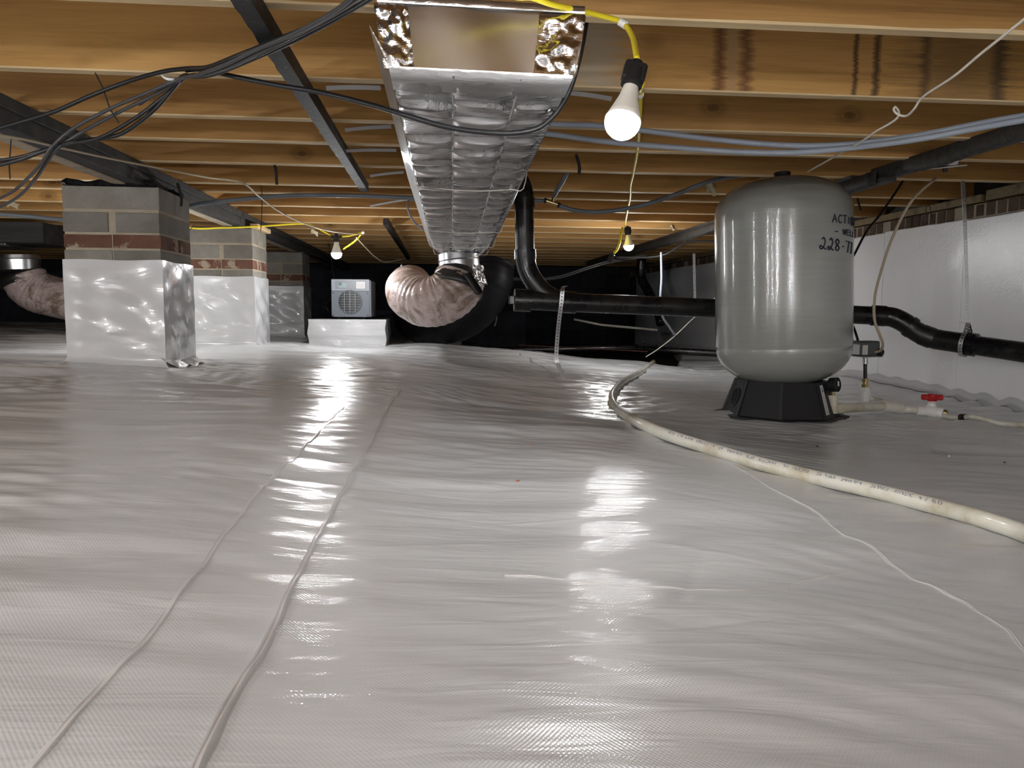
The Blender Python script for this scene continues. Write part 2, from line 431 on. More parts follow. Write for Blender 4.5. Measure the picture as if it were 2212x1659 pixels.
def grid_obj(name, X, Y, Z, mt, parent=None, **kw):
    ny, nx = X.shape; co = np.stack([X, Y, Z], -1).reshape(-1, 3).astype(np.float32)
    me = D.meshes.new(name); me.vertices.add(len(co)); me.vertices.foreach_set('co', co.ravel())
    i, j = np.meshgrid(np.arange(ny - 1), np.arange(nx - 1), indexing='ij'); a = (i * nx + j).ravel()
    q = np.stack([a, a + 1, a + nx + 1, a + nx], -1); n = len(q)
    me.loops.add(4 * n); me.loops.foreach_set('vertex_index', q.ravel().astype(np.int32))
    me.polygons.add(n); me.polygons.foreach_set('loop_start', np.arange(0, 4 * n, 4, dtype=np.int32))
    me.polygons.foreach_set('use_smooth', np.ones(n, dtype=bool))
    me.materials.append(M[mt]); me.update(calc_edges=True); me.validate()
    o = D.objects.new(name, me); COL.objects.link(o)
    if parent is not None: o.parent = parent
    ORG[o.name] = Vector((0, 0, 0)); return setp(o, **kw)
yy = ypix(); xx = np.concatenate([np.linspace(-6.4, -2.2, 120), np.linspace(-2.19, 2.70, 560)])
X, Y = np.meshgrid(xx, yy)
# the liner ends in a ragged edge far back: squeeze the last rows to that edge
edge = np.interp(xx, [-6.4, -2.5, -.4, .2, .6, 1.2, 1.9, 2.7], [8.6, 8.4, 7.6, 7.3, 7.0, 6.2, 6.1, 8.6]) + .08 * np.sin(xx * 5.3) + .05 * np.sin(xx * 13)
k = sstep(4.0, 8.2, Y); Yd = Y * (1 - k) + (4.0 + (Y - 4.0) * (edge[None, :] - 4.0) / 4.2) * k
Z = floor_z(X, Yd)
dr = np.clip((Yd - (edge[None, :] - .12)) / .12, 0, 1); Z = Z - .10 * dr ** 2
FLOOR = grid_obj('floor', X, Yd, Z, 'liner', label='white reinforced plastic liner over the crawl space ground', kind='structure')
ORG['floor'] = Vector((0, 0, 0))
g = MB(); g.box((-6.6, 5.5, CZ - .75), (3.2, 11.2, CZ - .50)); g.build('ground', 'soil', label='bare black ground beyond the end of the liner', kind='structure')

def ribbon_on_floor(path, width, h_edge, h_mid, name, mt, mid=True, k=14, label=None, edges=.0018):
    P = spline([Vector((p[0], p[1], 0)) for p in path], k); mb = MB(); rows = []
    for i, p in enumerate(P):
        T = (P[min(i + 1, len(P) - 1)] - P[max(i - 1, 0)]).normalized(); N = Vector((T.y, -T.x, 0)); row = []
        wd = width
        for u, h in ((-1, -.001), (-1, h_edge), (-.96, h_edge), (-.85, h_mid), (-.5, h_mid), (0, h_mid), (.5, h_mid), (.85, h_mid), (.96, h_edge), (1, h_edge), (1, -.001)):
            q = p + N * (u * wd / 2 )
            row.append(Vector((q.x, q.y, float(floor_z(q.x, q.y)) + h + (.0006 * math.sin(i * .37 + u) if h > h_mid else 0))))
        rows.append(row)
    mb.ring_skin(rows, caps=False, closed=False)
    return mb.build(name, mt, FLOOR, smooth=True, sm_angle=50, label=label)
def fpt(px, py, zr=None):
    p = aZ(px, py, -.33)
    for _ in range(12): p = aZ(px, py, fz(p.x, p.y) - CZ)
    return p
def seam(pxs, width, he, hm, name, mt='tape', off=0, **kw):
    P = [fpt(*p) for p in pxs]; return ribbon_on_floor(P, width, he, hm, name, mt, **kw)
# the taped overlap: left edge and right edge traced, strip between them
A = [fpt(*p) for p in [(-60, 1780), (65, 1659), (220, 1480), (330, 1365), (440, 1220), (560, 1060), (655, 965), (742, 880)]]
B = [fpt(*p) for p in [(400, 1750), (425, 1659), (505, 1500), (575, 1390), (640, 1250), (725, 1085), (800, 960), (870, 835)]]
ribbon_on_floor(A, .0042, .0016, .0013, 'seam', 'tape', label='left edge line of the long lapped seam')
ribbon_on_floor(B, .0046, .0034, .0022, 'seam', 'tape', label='right, slightly lifted edge of the long lapped seam')
seam([(1560, 990), (1650, 1045), (1780, 1120), (1920, 1215), (2050, 1285), (2160, 1350), (2260, 1450)], .004, .0012, .0008, 'fold', label='diagonal folded seam on the right of the liner')
seam([(1090, 1243), (1200, 1250), (1330, 1262), (1450, 1271), (1600, 1275), (1720, 1262), (1840, 1235)], .004, .0011, .0007, 'fold', label='curved crease across the liner')
seam([(1205, 825), (1180, 800), (1120, 770)], .008, .003, .002, 'fold')

# ------------------------------------------------------------------ right wall
XW = 2.67
wr = MB(); wr.box((XW + .05, -3, CZ - .6), (XW + .3, 11, CZ + .545))
WR = wr.build('wall_right', 'wallbrick', label='foundation wall on the right, white panels below a brick course', kind='structure')
edges_y = [-2.9, -1.7, -.5, .7, 1.72, 2.55, 3.75, 4.47, 5.6, 6.8, 8.0, 9.2, 10.4]
random.seed(3)
for i in range(len(edges_y) - 1):
    a, b = edges_y[i] + .002, edges_y[i + 1] - .002; p = MB(); n = 12; rows = []
    tz = .475 + random.uniform(-.006, .006); jx = random.uniform(0, .006)
    ring_lo = []
    N = 14
    front = []; 
    for k in range(N + 1):
        y = a + (b - a) * k / N; t = tz + .004 * math.sin(y * 3.1) + random.uniform(-.0015, .0015)
        rows.append([Vector((XW + .048, y, CZ - .47)), Vector((XW - jx, y, CZ - .47)), Vector((XW - jx + .003, y, CZ)), Vector((XW - jx, y, CZ + t - .004)), Vector((XW - jx + .004, y, CZ + t)), Vector((XW + .048, y, CZ + t))])
    p.ring_skin([list(reversed(r)) for r in rows], caps=True, closed=True); p.build('insulation_panel', 'foam', WR, smooth=True, sm_angle=35)
# turned-up tape band at the wall foot
rows = []
for k in range(330):
    y = -1 + k * .033; F_ = lambda x: float(floor_z(x, y))
    rows.append([Vector((XW - .05, y, F_(XW - .05) + .003)), Vector((XW - .03, y, F_(XW - .03) + .006)), Vector((XW - .014, y, F_(XW - .014) + .010)), Vector((XW - .008, y, F_(XW - .008) + .018)), Vector((XW - .0075, y, F_(XW - .0075) + .044 + .002 * math.sin(k)))])
tb = MB(); tb.ring_skin(rows, caps=False, closed=False); tb.build('foot_tape', 'walltape', WR, smooth=True)
# rowlock bricks above the panels and the sill
yb = .2; proto = None
while yb < 10.8:
    wdt = random.uniform(.058, .066); h = random.uniform(.060, .070)
    b = MB(); b.bbox((XW + .005 + random.uniform(0, .012), yb, CZ + .476), (XW + .055, yb + wdt, CZ + .476 + h), .004)
    b.build('brick', 'wallbrick', WR); yb += wdt + random.uniform(.008, .014)
s_ = MB(); s_.box((XW + .014, .2, CZ + .47), (XW + .06, 10.9, CZ + .540)); s_.build('mortar_bed', 'mortar', WR)
for a, b, z in ((-2.9, 2.2, .598), (2.205, 3.62, .598), (3.66, 5.9, .585), (5.92, 8.4, .588), (8.42, 10.9, .59)):
    s_ = MB(); s_.bbox((XW - .005 + random.uniform(0, .015), a, CZ + .548), (XW + .14, b, CZ + z), .003); s_.build('sill_plate', 'sill', WR)
s_ = MB(); s_.box((XW + .16, -3, CZ + .56), (XW + .3, 11, CZ + .84)); s_.build('rim_joist', 'darkbeam', WR)

# other walls
b = MB(); b.box((-6.6, -3.2, CZ - .8), (3.0, -3.0, CZ + .87)); b.build('wall_rear', 'foam', label='white lined wall behind the viewer', kind='structure')
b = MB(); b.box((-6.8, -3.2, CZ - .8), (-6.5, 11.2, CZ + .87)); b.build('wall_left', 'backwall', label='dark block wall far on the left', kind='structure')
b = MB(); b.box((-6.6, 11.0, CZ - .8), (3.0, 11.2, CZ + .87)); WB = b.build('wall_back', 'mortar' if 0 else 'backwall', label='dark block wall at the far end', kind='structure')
random.seed(12)
for r in range(6):
    z = CZ - .50 + r * .2; x = -1.6 + (r % 2) * .2
    while x < 2.6:
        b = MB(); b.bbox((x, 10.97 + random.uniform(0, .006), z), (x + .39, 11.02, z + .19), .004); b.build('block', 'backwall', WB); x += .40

# ------------------------------------------------------------------ ceiling: subfloor and joists
JZ = CZ + .6
b = MB(); b.box((-6.6, -3.2, JZ + .236), (3.0, 11.2, JZ + .26))
CE = b.build('ceiling', 'plywood', origin=(0, 0, 0), label='plywood subfloor carried by bare wooden joists', kind='structure')
jy = [-2.84, -2.4, -1.96, -1.52, -1.07, -.62, -.17, .27, .72, 1.17, 1.622, 2.123, 2.578, 2.933, 3.383, 3.929, 4.22, 4.746, 5.192, 5.652, 6.079, 6.52, 6.96, 7.40, 7.84, 8.28, 8.72, 9.16, 9.6, 10.04, 10.48]
random.seed(9)
for y in jy:
    xs = [-6.5, -2.6, -1.34, -.5, .4, 1.1, 1.9, XW + .16] if abs(y - 1.622) > .01 else [-6.5, -1.34] + [-.6 + i * .07 for i in range(47)] + [XW + .16]
    mb = MB(); rng = random.Random(int(y * 100)); rows = []
    for x in xs:
        ch = rng.uniform(0, .0025)
        if abs(y - 1.622) < .01 and 1.15 < x < 2.4: ch = rng.uniform(.0, .012)
        rows.append([Vector((x, y, JZ + .235)), Vector((x, y, JZ + .003 + ch)), Vector((x, y + .003, JZ)), Vector((x, y + .036, JZ)), Vector((x, y + .038, JZ + .003 + ch * .5)), Vector((x, y + .038, JZ + .235))])
    n = 6; base = len(mb.v)
    for i in range(len(rows) - 1):
        for j in range(n):
            kk = (j + 1) % n
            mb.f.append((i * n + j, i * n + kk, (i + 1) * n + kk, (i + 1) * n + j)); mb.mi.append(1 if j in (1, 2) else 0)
    mb.v = [tuple(p) for r in rows for p in r]
    mb.f.append(tuple(range(n))); mb.mi.append(0); mb.f.append(tuple(reversed([(len(rows) - 1) * n + j for j in range(n)]))); mb.mi.append(0)
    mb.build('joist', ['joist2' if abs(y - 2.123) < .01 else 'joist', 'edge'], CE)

# ------------------------------------------------------------------ girder on the piers
G = thing('girder', (-1.3, 4, CZ + .513), 'built-up dark timber girder running over the three masonry piers', 'beam')
for x0, x1, mt, dz, lb in ((-1.279, -1.243, 'darkbeam', 0, None), (-1.318, -1.282, 'darkbeam', .004, None), (-1.378, -1.321, 'palebeam', .002, 'pale unpainted outer ply')):
    for a, b2 in ((-2.9, 2.2), (2.204, 6.6), (6.604, 10.9)):
        mb = MB(); mb.bbox((x0, a, CZ + .513 + dz), (x1, b2, CZ + .597), .003); mb.build('ply', mt, G, label=lb)
mb = MB(); mb.bbox((-1.2425, -2.9, CZ + .560), (-1.228, 10.9, CZ + .597), .003); mb.build('ledger_strip', 'darkbeam', G)

# ------------------------------------------------------------------ masonry piers wrapped in liner
def pier(XR, YF, label, seed, wid=.39, dep=.40, side_seam=False):
    rng = random.Random(seed); X0, X1, Y0, Y1 = XR - wid, XR, YF, YF + dep
    fb = min(fz(x, y) for x in (X0, X1) for y in (Y0, Y1))
    P = thing('masonry_pier', ((X0 + X1) / 2, (Y0 + Y1) / 2, fb), label, 'pier', 'masonry piers under the girder')
    core = MB(); ins = .0028; core.box((X0 + ins, Y0 + ins, fb - .03), (X1 - ins, Y1 - ins, CZ + .500)); core.build('mortar', 'mortar', P)
    def piece(nm, mt, a, b2, c, d, z0, z1, bev=.0022):
        j = lambda: rng.uniform(-.0025, .0025)
        mb = MB(); mb.bbox((a + j(), b2 + j(), CZ + z0), (c + j(), d + j(), CZ + z1), bev); mb.build(nm, mt, P)
    g_ = .006
    piece('block', 'block', X0, Y0, X1, (Y0 + Y1) / 2 - g_, .409, .504); piece('block', 'block', X0, (Y0 + Y1) / 2 + g_, X1, Y1, .409, .504)
    xm = X0 + wid * .5
    piece('block', 'block', X0, Y0, xm - .015, Y1, .313, .396); piece('block', 'block', xm + .015, Y0, X1, Y1, .313, .396)
    n = 5
    for i in range(n):
        a = Y0 + dep * i / n + (.004 if i else -.001); b2 = Y0 + dep * (i + 1) / n - .004
        piece('brick', 'brick', X0 - .002, a, xm - .004, b2, .247, .303); piece('brick', 'brick', xm + .004, a, X1 + .002, b2, .247, .303)
    piece('block', 'block', X0, Y0, xm - .004, Y1, .10, .237); piece('block', 'block', xm + .004, Y0, X1, Y1, .10, .237)
    # liner wrap
    m = 26; cr = []
    per = []
    for (ax, ay), (bx, by) in (((X0, Y0), (X1, Y0)), ((X1, Y0), (X1, Y1)), ((X1, Y1), (X0, Y1)), ((X0, Y1), (X0, Y0))):
        for i in range(m): t = i / m; per.append((ax + (bx - ax) * t, ay + (by - ay) * t))
    cx, cy = (X0 + X1) / 2, (Y0 + Y1) / 2; rows = []; nv = 34
    ph = [rng.uniform(0, 6.28) for _ in range(8)]
    for v in range(nv + 1):
        t = v / nv; row = []
        for i, (px, py) in enumerate(per):
            zb = fz(px, py) - .004; zt = CZ + .197 + .002 * math.sin(i * .3)
            z = zt + (zb - zt) * t
            w_ = .0055 * math.sin(i * .16 + t * 7 + ph[0]) * math.sin(t * 9 + i * .05 + ph[1]) + .005 * math.sin(i * .35 - t * 16 + ph[2]) * math.sin(t * 3.14)
            w_ += .0045 * math.exp(-((t - .72 - .02 * math.sin(i * .2)) / .02) ** 2)
            w_ *= min(1, t * 6)
            # sharp at the corners
            e = min(i % m, m - i % m) / m; w_ *= min(1, e * 5 + .15)
            off = .008 + w_ + .02 * max(0, (t - .93) / .07) ** 2
            dx = (px - cx) / (wid / 2); dy = (py - cy) / (dep / 2); fx = abs(dx) >= abs(dy) - 1e-6; fy = abs(dy) >= abs(dx) - 1e-6
            row.append(Vector((px + (off * math.copysign(1, dx) if fx else 0), py + (off * math.copysign(1, dy) if fy else 0), z)))
        rows.append(row)
    inner = [Vector((px + (cx - px) * .02, py + (cy - py) * .02, rows[0][i].z)) for i, (px, py) in enumerate(per)]
    mb = MB(); mb.ring_skin([inner] + rows, caps=False); mb.build('liner_wrap', 'linerpier', P, smooth=True, sm_angle=40)
    return P, (X0, X1, Y0, Y1)
P1, _ = pier(-1.19, 3.45, 'nearest masonry pier wrapped in white liner, two blocks over a brick course', 1)
P2, _ = pier(-1.20, 5.13, 'middle masonry pier wrapped in white liner, its right side brightly lit', 2)
P3, _ = pier(-1.26, 7.28, 'farthest masonry pier, partly hidden, standing left of the wrapped box', 3)
# shims and felt on top
def ragged(name, x0, x1, y0, y1, z, mt, parent, label=None, lift=.0, seed=1, th=.003):
    rng = random.Random(seed); nx, ny = 16, 10; top = []
    for j in range(ny + 1):
        r = []
        for i in range(nx + 1):
            u, v = i / nx, j / ny; ex = (rng.uniform(-.012, .012) if i in (0, nx) else 0); ey = (rng.uniform(-.012, .012) if j in (0, ny) else 0)
            e = min(u, 1 - u, v, 1 - v)
            r.append(Vector((x0 + (x1 - x0) * u + ex, y0 + (y1 - y0) * v + ey, z + lift * max(0, .12 - e) / .12 * rng.uniform(.2, 1))))
        top.append(r)
    mb = MB(); mb.ring_skin(top, caps=False, closed=False); mb.ring_skin([[q - Vector((0, 0, th)) for q in reversed(r)] for r in top], caps=False, closed=False)
    return mb.build(name, mt, parent, label=label)
ragged('felt_sheet', -1.60, -1.21, 3.435, 3.86, CZ + .512, 'tarpaper', P1, 'ragged black felt under the girder', seed=4, lift=.022, th=.009)
for P_, x0, x1, y0, y1 in ((P2, -1.57, -1.215, 5.12, 5.5), (P3, -1.64, -1.24, 7.27, 7.66)):
    mb = MB(); mb.bbox((x0, y0, CZ + .5055), (x1, y1, CZ + .5125), .002); mb.build('shim', 'wallbrick', P_, label='dark red-brown shim plate')
mb = MB(); mb.bbox((-1.215, 5.14, CZ + .506), (-1.165, 5.52, CZ + .536), .003); mb.build('shim', 'edge', P2, label='pale wooden shim block')
# loose flap of liner at the foot of the near pier
rows = []
for j in range(9):
    t = j / 8; row = []
    for i in range(17):
        u = i / 16; x = -1.20 + .06 * t + .075 * u * .4; y = 3.42 + .46 * u; x = -1.195 + .085 * t * (1 - .3 * u)
        row.append(Vector((x, y, fz(x, y) + .004 + .035 * (1 - t) ** 2 + .006 * math.sin(u * 14 + t * 4) * t)))
    rows.append(row)
mb = MB(); mb.ring_skin([list(reversed(r)) for r in rows], caps=False, closed=False); mb.build('liner_flap', 'linerpier', P1, smooth=True, label='crinkled liner flap at the pier foot')

# ------------------------------------------------------------------ trunk duct wrapped in foil
DB = [Vector((-.093, 1.50, CZ + .442)), Vector((.250, 1.50, CZ + .437)), Vector((.300, 5.02, CZ + .346)), Vector((-.040, 5.02, CZ + .346))]
DU = thing('trunk_duct', (.1, 3.2, CZ + .35), 'long foil-wrapped rectangular trunk duct hanging under the joists in the middle', 'duct')
L_ = 3.52
def dpt(u, t, h=0.):     # u across 0..1, t along 0..1, h up
    a = DB[0].lerp(DB[1], u); b2 = DB[3].lerp(DB[2], u)
    tap = max(0, (t - .86) / .14); uu = .5 + (u - .5) * (1 - .18 * tap); a = DB[0].lerp(DB[1], uu); b2 = DB[3].lerp(DB[2], uu)
    p = a.lerp(b2, t); return p + Vector((0, 0, h))
rng = np.random.RandomState(4); ribs = [0]
while ribs[-1] < 1: ribs.append(ribs[-1] + rng.uniform(.016, .05) * (1 if ribs[-1] < .7 else .6))
ribs = np.array(ribs)
def quilt(u, t, cells=ribs, lim=(0, .345, .72, 1.)):
    i = np.searchsorted(cells, t) - 1; i = max(0, min(i, len(cells) - 2)); a, b2 = cells[i], cells[i + 1]
    col = 0 if u < lim[1] else (1 if u < lim[2] else 2); c0, c1 = lim[col], lim[col + 1]
    rs = np.random.RandomState(i * 7 + col + 3); k = rs.uniform(.5, 1.3); sk = rs.uniform(-.9, .9)
    s_ = min(1, max(0, (t - a) / (b2 - a) + sk * ((u - c0) / (c1 - c0) - .5) * .6)); v = (u - c0) / (c1 - c0)
    return -.017 * k * 1.5 * (s_ ** .16 * (1 - s_) ** .9) * min(1, t / .03) * (max(0, math.sin(math.pi * v)) ** .3 if col != 2 else max(0, math.sin(math.pi * min(1, v * 1.2))) ** .3)
nu, nt = 60, 800; rows = []
for j in range(nt + 1):
    t = j / nt; rows.append([dpt(i / nu, t, quilt(i / nu, t) + .0005 * math.sin(j * .9 + i * .31) * math.sin(i * .45 + j * .13)) for i in range(nu + 1)])
mb = MB(); mb.ring_skin([list(reversed(r)) for r in rows][::1], caps=False, closed=False); bf = mb.build('foil_underside', 'foil', DU, smooth=True, label='quilted foil face with crosswise ribs')
# two lengthwise tape seams
for u in (.345, .72):
    mb = MB(); rows = []
    for j in range(200):
        t = j / 199; rows.append([dpt(u + d, t, -.0045 + h) for d, h in ((-.008, .003), (-.006, 0), (.006, 0), (.008, .003))])
    mb.ring_skin([list(reversed(r)) for r in rows], caps=False, closed=False); mb.build('foil_seam', 'foiltape', DU, smooth=True)
# box body (sides, top, back)
ht = .125
mb = MB(); rows = []
for j in range(31):
    t = j / 30; rows.append([dpt(0, t, .001), dpt(0, t, ht - .004 * (j % 2)), dpt(1, t, ht + .003 - .004 * (j % 2)), dpt(1, t, .001)])
mb.ring_skin(rows, caps=True, closed=True); mb.build('duct_body', 'foilcr', DU)
# front cap: smooth sheet, crumpled corners, top lip
c0, c1 = dpt(0, 0), dpt(1, 0)
def cap(u, v, dy=0):    # u across, v up
    wv = 1 + .10 * v
    return Vector((c0.x + (c1.x - c0.x) * (.5 + (u - .5) * wv), 1.495 - .004 + dy, c0.z + (c1.z - c0.z) * u + .116 * v))
rows = [[cap(.13 + .66 * i / 24, j / 10, .0025 * math.sin(i * .35 + j * .2)) for i in range(25)] for j in range(11)]
mb = MB(); mb.ring_skin(rows, caps=False, closed=False); mb.build('end_cap', 'foilsmooth', DU, smooth=True, label='smooth foil sheet closing the near end')
rr = random.Random(2)
for a, b2 in ((-.03, .135), (.785, 1.02)):
    nn, mm = 9, 13; gz = [[rr.uniform(-.013, .003) for _ in range(nn)] for _ in range(mm)]; rows = []
    for j in range(mm):
        row = []
        for i in range(nn):
            ei = 0 < i < nn - 1; ej = 0 < j < mm - 1
            row.append(cap(a + (b2 - a) * (i + (rr.uniform(-.4, .4) if ei else 0)) / (nn - 1), (j + (rr.uniform(-.4, .4) if ej else 0)) / (mm - 1), gz[j][i] if (ei and ej) else -.003))
        rows.append(row)
    mb = MB(); mb.ring_skin(rows, caps=False, closed=False); cr_ = mb.build('crumpled_corner', 'foilcr', DU, smooth=True, sm_angle=None, label='crumpled foil corner of the near end')
    md = cr_.modifiers.new('sub', 'SUBSURF'); md.levels = 2; md.render_levels = 2
mb = MB(); rows = [[cap(-.01 + 1.02 * i / 30, 1.0, -.006), cap(-.01 + 1.02 * i / 30, 1.0, -.010) + Vector((0, 0, .012)), cap(-.01 + 1.02 * i / 30, 1.0, .02) + Vector((0, 0, .014))] for i in range(31)]
mb.ring_skin([list(x) for x in zip(*rows)], caps=False, closed=False); mb.build('top_lip', 'foiltape', DU, smooth=True)
mb = MB(); rows = []
for i in range(41):
    u = i / 40; rows.append([cap(u, 0, -.005) + Vector((0, 0, .004)), cap(u, 0, -.004) + Vector((0, 0, -.003 + .001 * math.sin(i))), dpt(u, .012, -.006), dpt(u, .025, -.008 + .001 * math.sin(i * 1.3)), dpt(u, .03, -.003)])
mb.ring_skin([list(x) for x in zip(*rows)], caps=False, closed=False); mb.build('edge_tape', 'foiltape', DU, smooth=True, label='bright crinkled tape along the near bottom edge')
# flanges of bubble insulation standing out on each side
for sgn, u in ((-1, 0), (1, 1)):
    mb = MB(); rows = []; n = 420
    for j in range(n + 1):
        t = j / n; p = dpt(u, t * .93 - .012, .0)
        wv = .032 * (1 - .5 * t) if sgn < 0 else .012 * (1 - .6 * t)
        bub = .002 * (j % 3 == 0)
        rise = .055 * (1 - min(1, t * 3)) if sgn < 0 else .05 * (1 - min(1, t * 2))
        rows.append([p + Vector((sgn * .001, 0, 0)), p + Vector((sgn * wv * .4, 0, .004 + rise * .4 - bub)), p + Vector((sgn * wv, 0, .006 + rise)), p + Vector((sgn * (wv + .001), 0, .010 + rise)), p + Vector((sgn * .002, 0, .012))])
    mb.ring_skin(rows, caps=True, closed=True); mb.build('bubble_flange', 'foiltape', DU, smooth=True, sm_angle=40)
# steel collar under the far end and the foil scrap
mb = MB(); cc = aY(992, 572, 4.86); Mx = frame(cc, (.10, -.05, -1))
mb.lathe([(.125, -.07), (.127, -.03), (.131, -.026), (.127, -.022), (.127, .03), (.124, .05)], Mx, 40); mb.build('collar', 'steel', DU, smooth=True, sm_angle=40, label='round steel take-off collar')
mb = MB(); rows = []
for j in range(12):
    rows.append([aY(1018 + i * 2.2 - j * .5 + rr.uniform(-2, 2) + j * 1.4, 572 + j * 3.8 + rr.uniform(-2, 2), 4.70 + rr.uniform(-.012, .012)) for i in range(12)])
mb.ring_skin(rows, caps=False, closed=False); mb.build('foil_scrap', 'foilcr', DU, smooth=True, label='torn foil scrap beside the collar')
# wires slung round the duct
for t, sag in ((.30, .005), (.62, .004), (.80, .01), (.93, .01)):
    mb = MB(); pts = [dpt(0, t, .06) + Vector((-.02, 0, 0))] + [dpt(-.02 + 1.04 * i / 10, t + .012 * math.sin(math.pi * i / 10), -.016 - sag * math.sin(math.pi * i / 10)) for i in range(11)] + [dpt(1, t - .01, .07) + Vector((.02, 0, 0))]
    mb.tube(pts, .0016, 6, smooth=3); mb.build('sling_wire', 'whitewire', DU, smooth=True)
mb = MB(); mb.tube([aY(925, 428, 4.4), aY(885, 434, 4.35), aY(882, 455, 4.3), aY(895, 480, 4.35), aY(915, 497, 4.4)], .006, 8, smooth=5); mb.build('hose_loop', 'pex', DU, smooth=True, label='grey hose looped at the duct side')
# metal hanger tabs nailed under the joists
for px0, py0, px1, py1, k, s2 in ((704, 179, 822, 183, 11, 0), (745, 271, 845, 268, 12, 0), (745, 317, 856, 320, 13, 0), (799, 372, 872, 368, 14, 0), (799, 438, 880, 428, 16, 0), (1322, 203, 1232, 194, 11, 1)):
    y = jy[k]; a = aY(px0, py0 + 4, y - .004); b2 = aY(px1, py1, y - .002); mb = MB()
    n = 8; rows = []
    for i in range(n + 1):
        t = i / n; p = a.lerp(b2, t) + Vector((0, 0, .002 * math.sin(t * 3.1))); rows.append([p + Vector((0, -.004, -.004)), p + Vector((0, .010, -.012)), p + Vector((0, .011, -.010)), p + Vector((0, -.003, -.002))])
    mb.ring_skin(rows, caps=True); mb.build('hanger_strap', 'zinc', DU)

# ------------------------------------------------------------------ flexible ducts
def flexduct(path, r, name, mt, label, group=None, seg=40, k=16, wr_=.03, capr=None):
    P = spline(path, k); rnd = random.Random(5); ph = [rnd.uniform(0, 6.28) for _ in range(6)]
    def rf(L, a): return 1 + wr_ * .4 * math.sin(L * 190 + 1.6 * math.sin(a * 2 + ph[0])) + .010 * math.sin(L * 23 + a * 2 + ph[1]) + .008 * math.sin(a * 5 + L * 40 + ph[2])
    mb = MB(); mb.tube(P, r, seg, rfun=rf); return mb, P
FX = thing('flex_duct', aY(930, 700, 4.75), 'dirty pink-jacketed flexible duct curling down from the foil trunk', 'duct')
path = [aY(994, 600, 4.84), aY(985, 622, 4.82), aY(960, 644, 4.82), aY(925, 652, 4.86), aY(895, 641, 5.0), aY(884, 628, 5.25), aY(886, 620, 5.7), aY(890, 618, 6.4)]
mb, PP = flexduct(path, .158, 'jacket', 'flex', '', k=30); mb.build('jacket', 'flex', FX, smooth=True)
mb = MB(); ax = (PP[12] - PP[0]).normalized(); c_ = PP[6]
Mt = frame(c_, ax); mb.lathe([(.128, -.055), (.145, -.03), (.155, .0), (.164, .045), (.165, .075)], Mt, 40, rf=lambda a, z: 1 + .015 * math.sin(a * 9 + z * 60)); mb.build('tape_band', 'blacktape', FX, smooth=True, label='wrinkled black tape at the collar')
mb = MB(); rows = []
for j in range(8):
    a = aY(1005 + j * 4, 592 + j * 6.5, 4.66 - j * .004); rows.append([a + Vector((-.02, 0, .008)), a + Vector((.0, -.004, .0)), a + Vector((.032, 0, .016)), a + Vector((.0, .004, .003))])
mb.ring_skin(rows, caps=True); mb.build('tape_tail', 'blacktape', FX, smooth=True)
BF = thing('flex_duct', aY(1020, 700, 6.0), 'large black flexible duct in the dark behind the pink one', 'duct')
mb, PP = flexduct([aY(1062, 575, 5.9), aY(1058, 610, 5.85), aY(1035, 655, 5.9), aY(990, 690, 6.1), aY(930, 700, 6.5), aY(890, 690, 7.2)], .17, 'jacket', 'blackflex', '', wr_=.02); mb.build('jacket', 'blackflex', BF, smooth=True)
mb = MB(); mb.lathe([(.16, -.02), (.172, 0), (.172, .05)], frame(aY(1063, 566, 5.9), (0, 0, -1)), 32); mb.build('clamp_band', 'blacktape', BF, smooth=True)
LF = thing('flex_duct', aY(80, 690, 6.0), 'pink-jacketed flexible duct at the far left, running behind the nearest pier', 'duct')
mb, PP = flexduct([aY(52, 598, 6.0), aY(66, 622, 6.0), aY(98, 636, 6.0), aY(150, 648, 6.0), aY(230, 662, 6.05), aY(330, 668, 6.2)], [.15] * 81, 'jacket', 'flex', ''); mb.build('jacket', 'flex', LF, smooth=True)
mb = MB(); mb.lathe([(.142, -.075), (.144, -.05), (.15, -.047), (.144, -.043), (.142, .0), (.14, .03)], frame(aY(40, 575, 6.0), (.05, 0, -1)), 40); mb.build('collar', 'steel', LF, smooth=True, sm_angle=40, label='round steel collar')
mb = MB(); mb.lathe([(.14, -.02), (.155, 0), (.155, .05)], frame(aY(47, 598, 6.0), (.35, 0, -1)), 32); mb.build('tape_band', 'blacktape', LF, smooth=True)
LT = thing('trunk_duct', aY(10, 540, 6.0), 'dark trunk duct above the far left flexible duct', 'duct')
mb = MB(); a = aY(-260, 545, 5.8); b2 = aY(132, 549, 6.0); mb.bbox((a.x, 5.75, CZ + .44), (b2.x, 6.2, CZ + .585), .004); mb.build('duct_body', 'darkbeam', LT)
mb = MB(); mb.bbox((a.x, 5.745, CZ + .42), (b2.x - .25, 6.2, CZ + .438), .003); mb.build('flange', 'steel', LT)

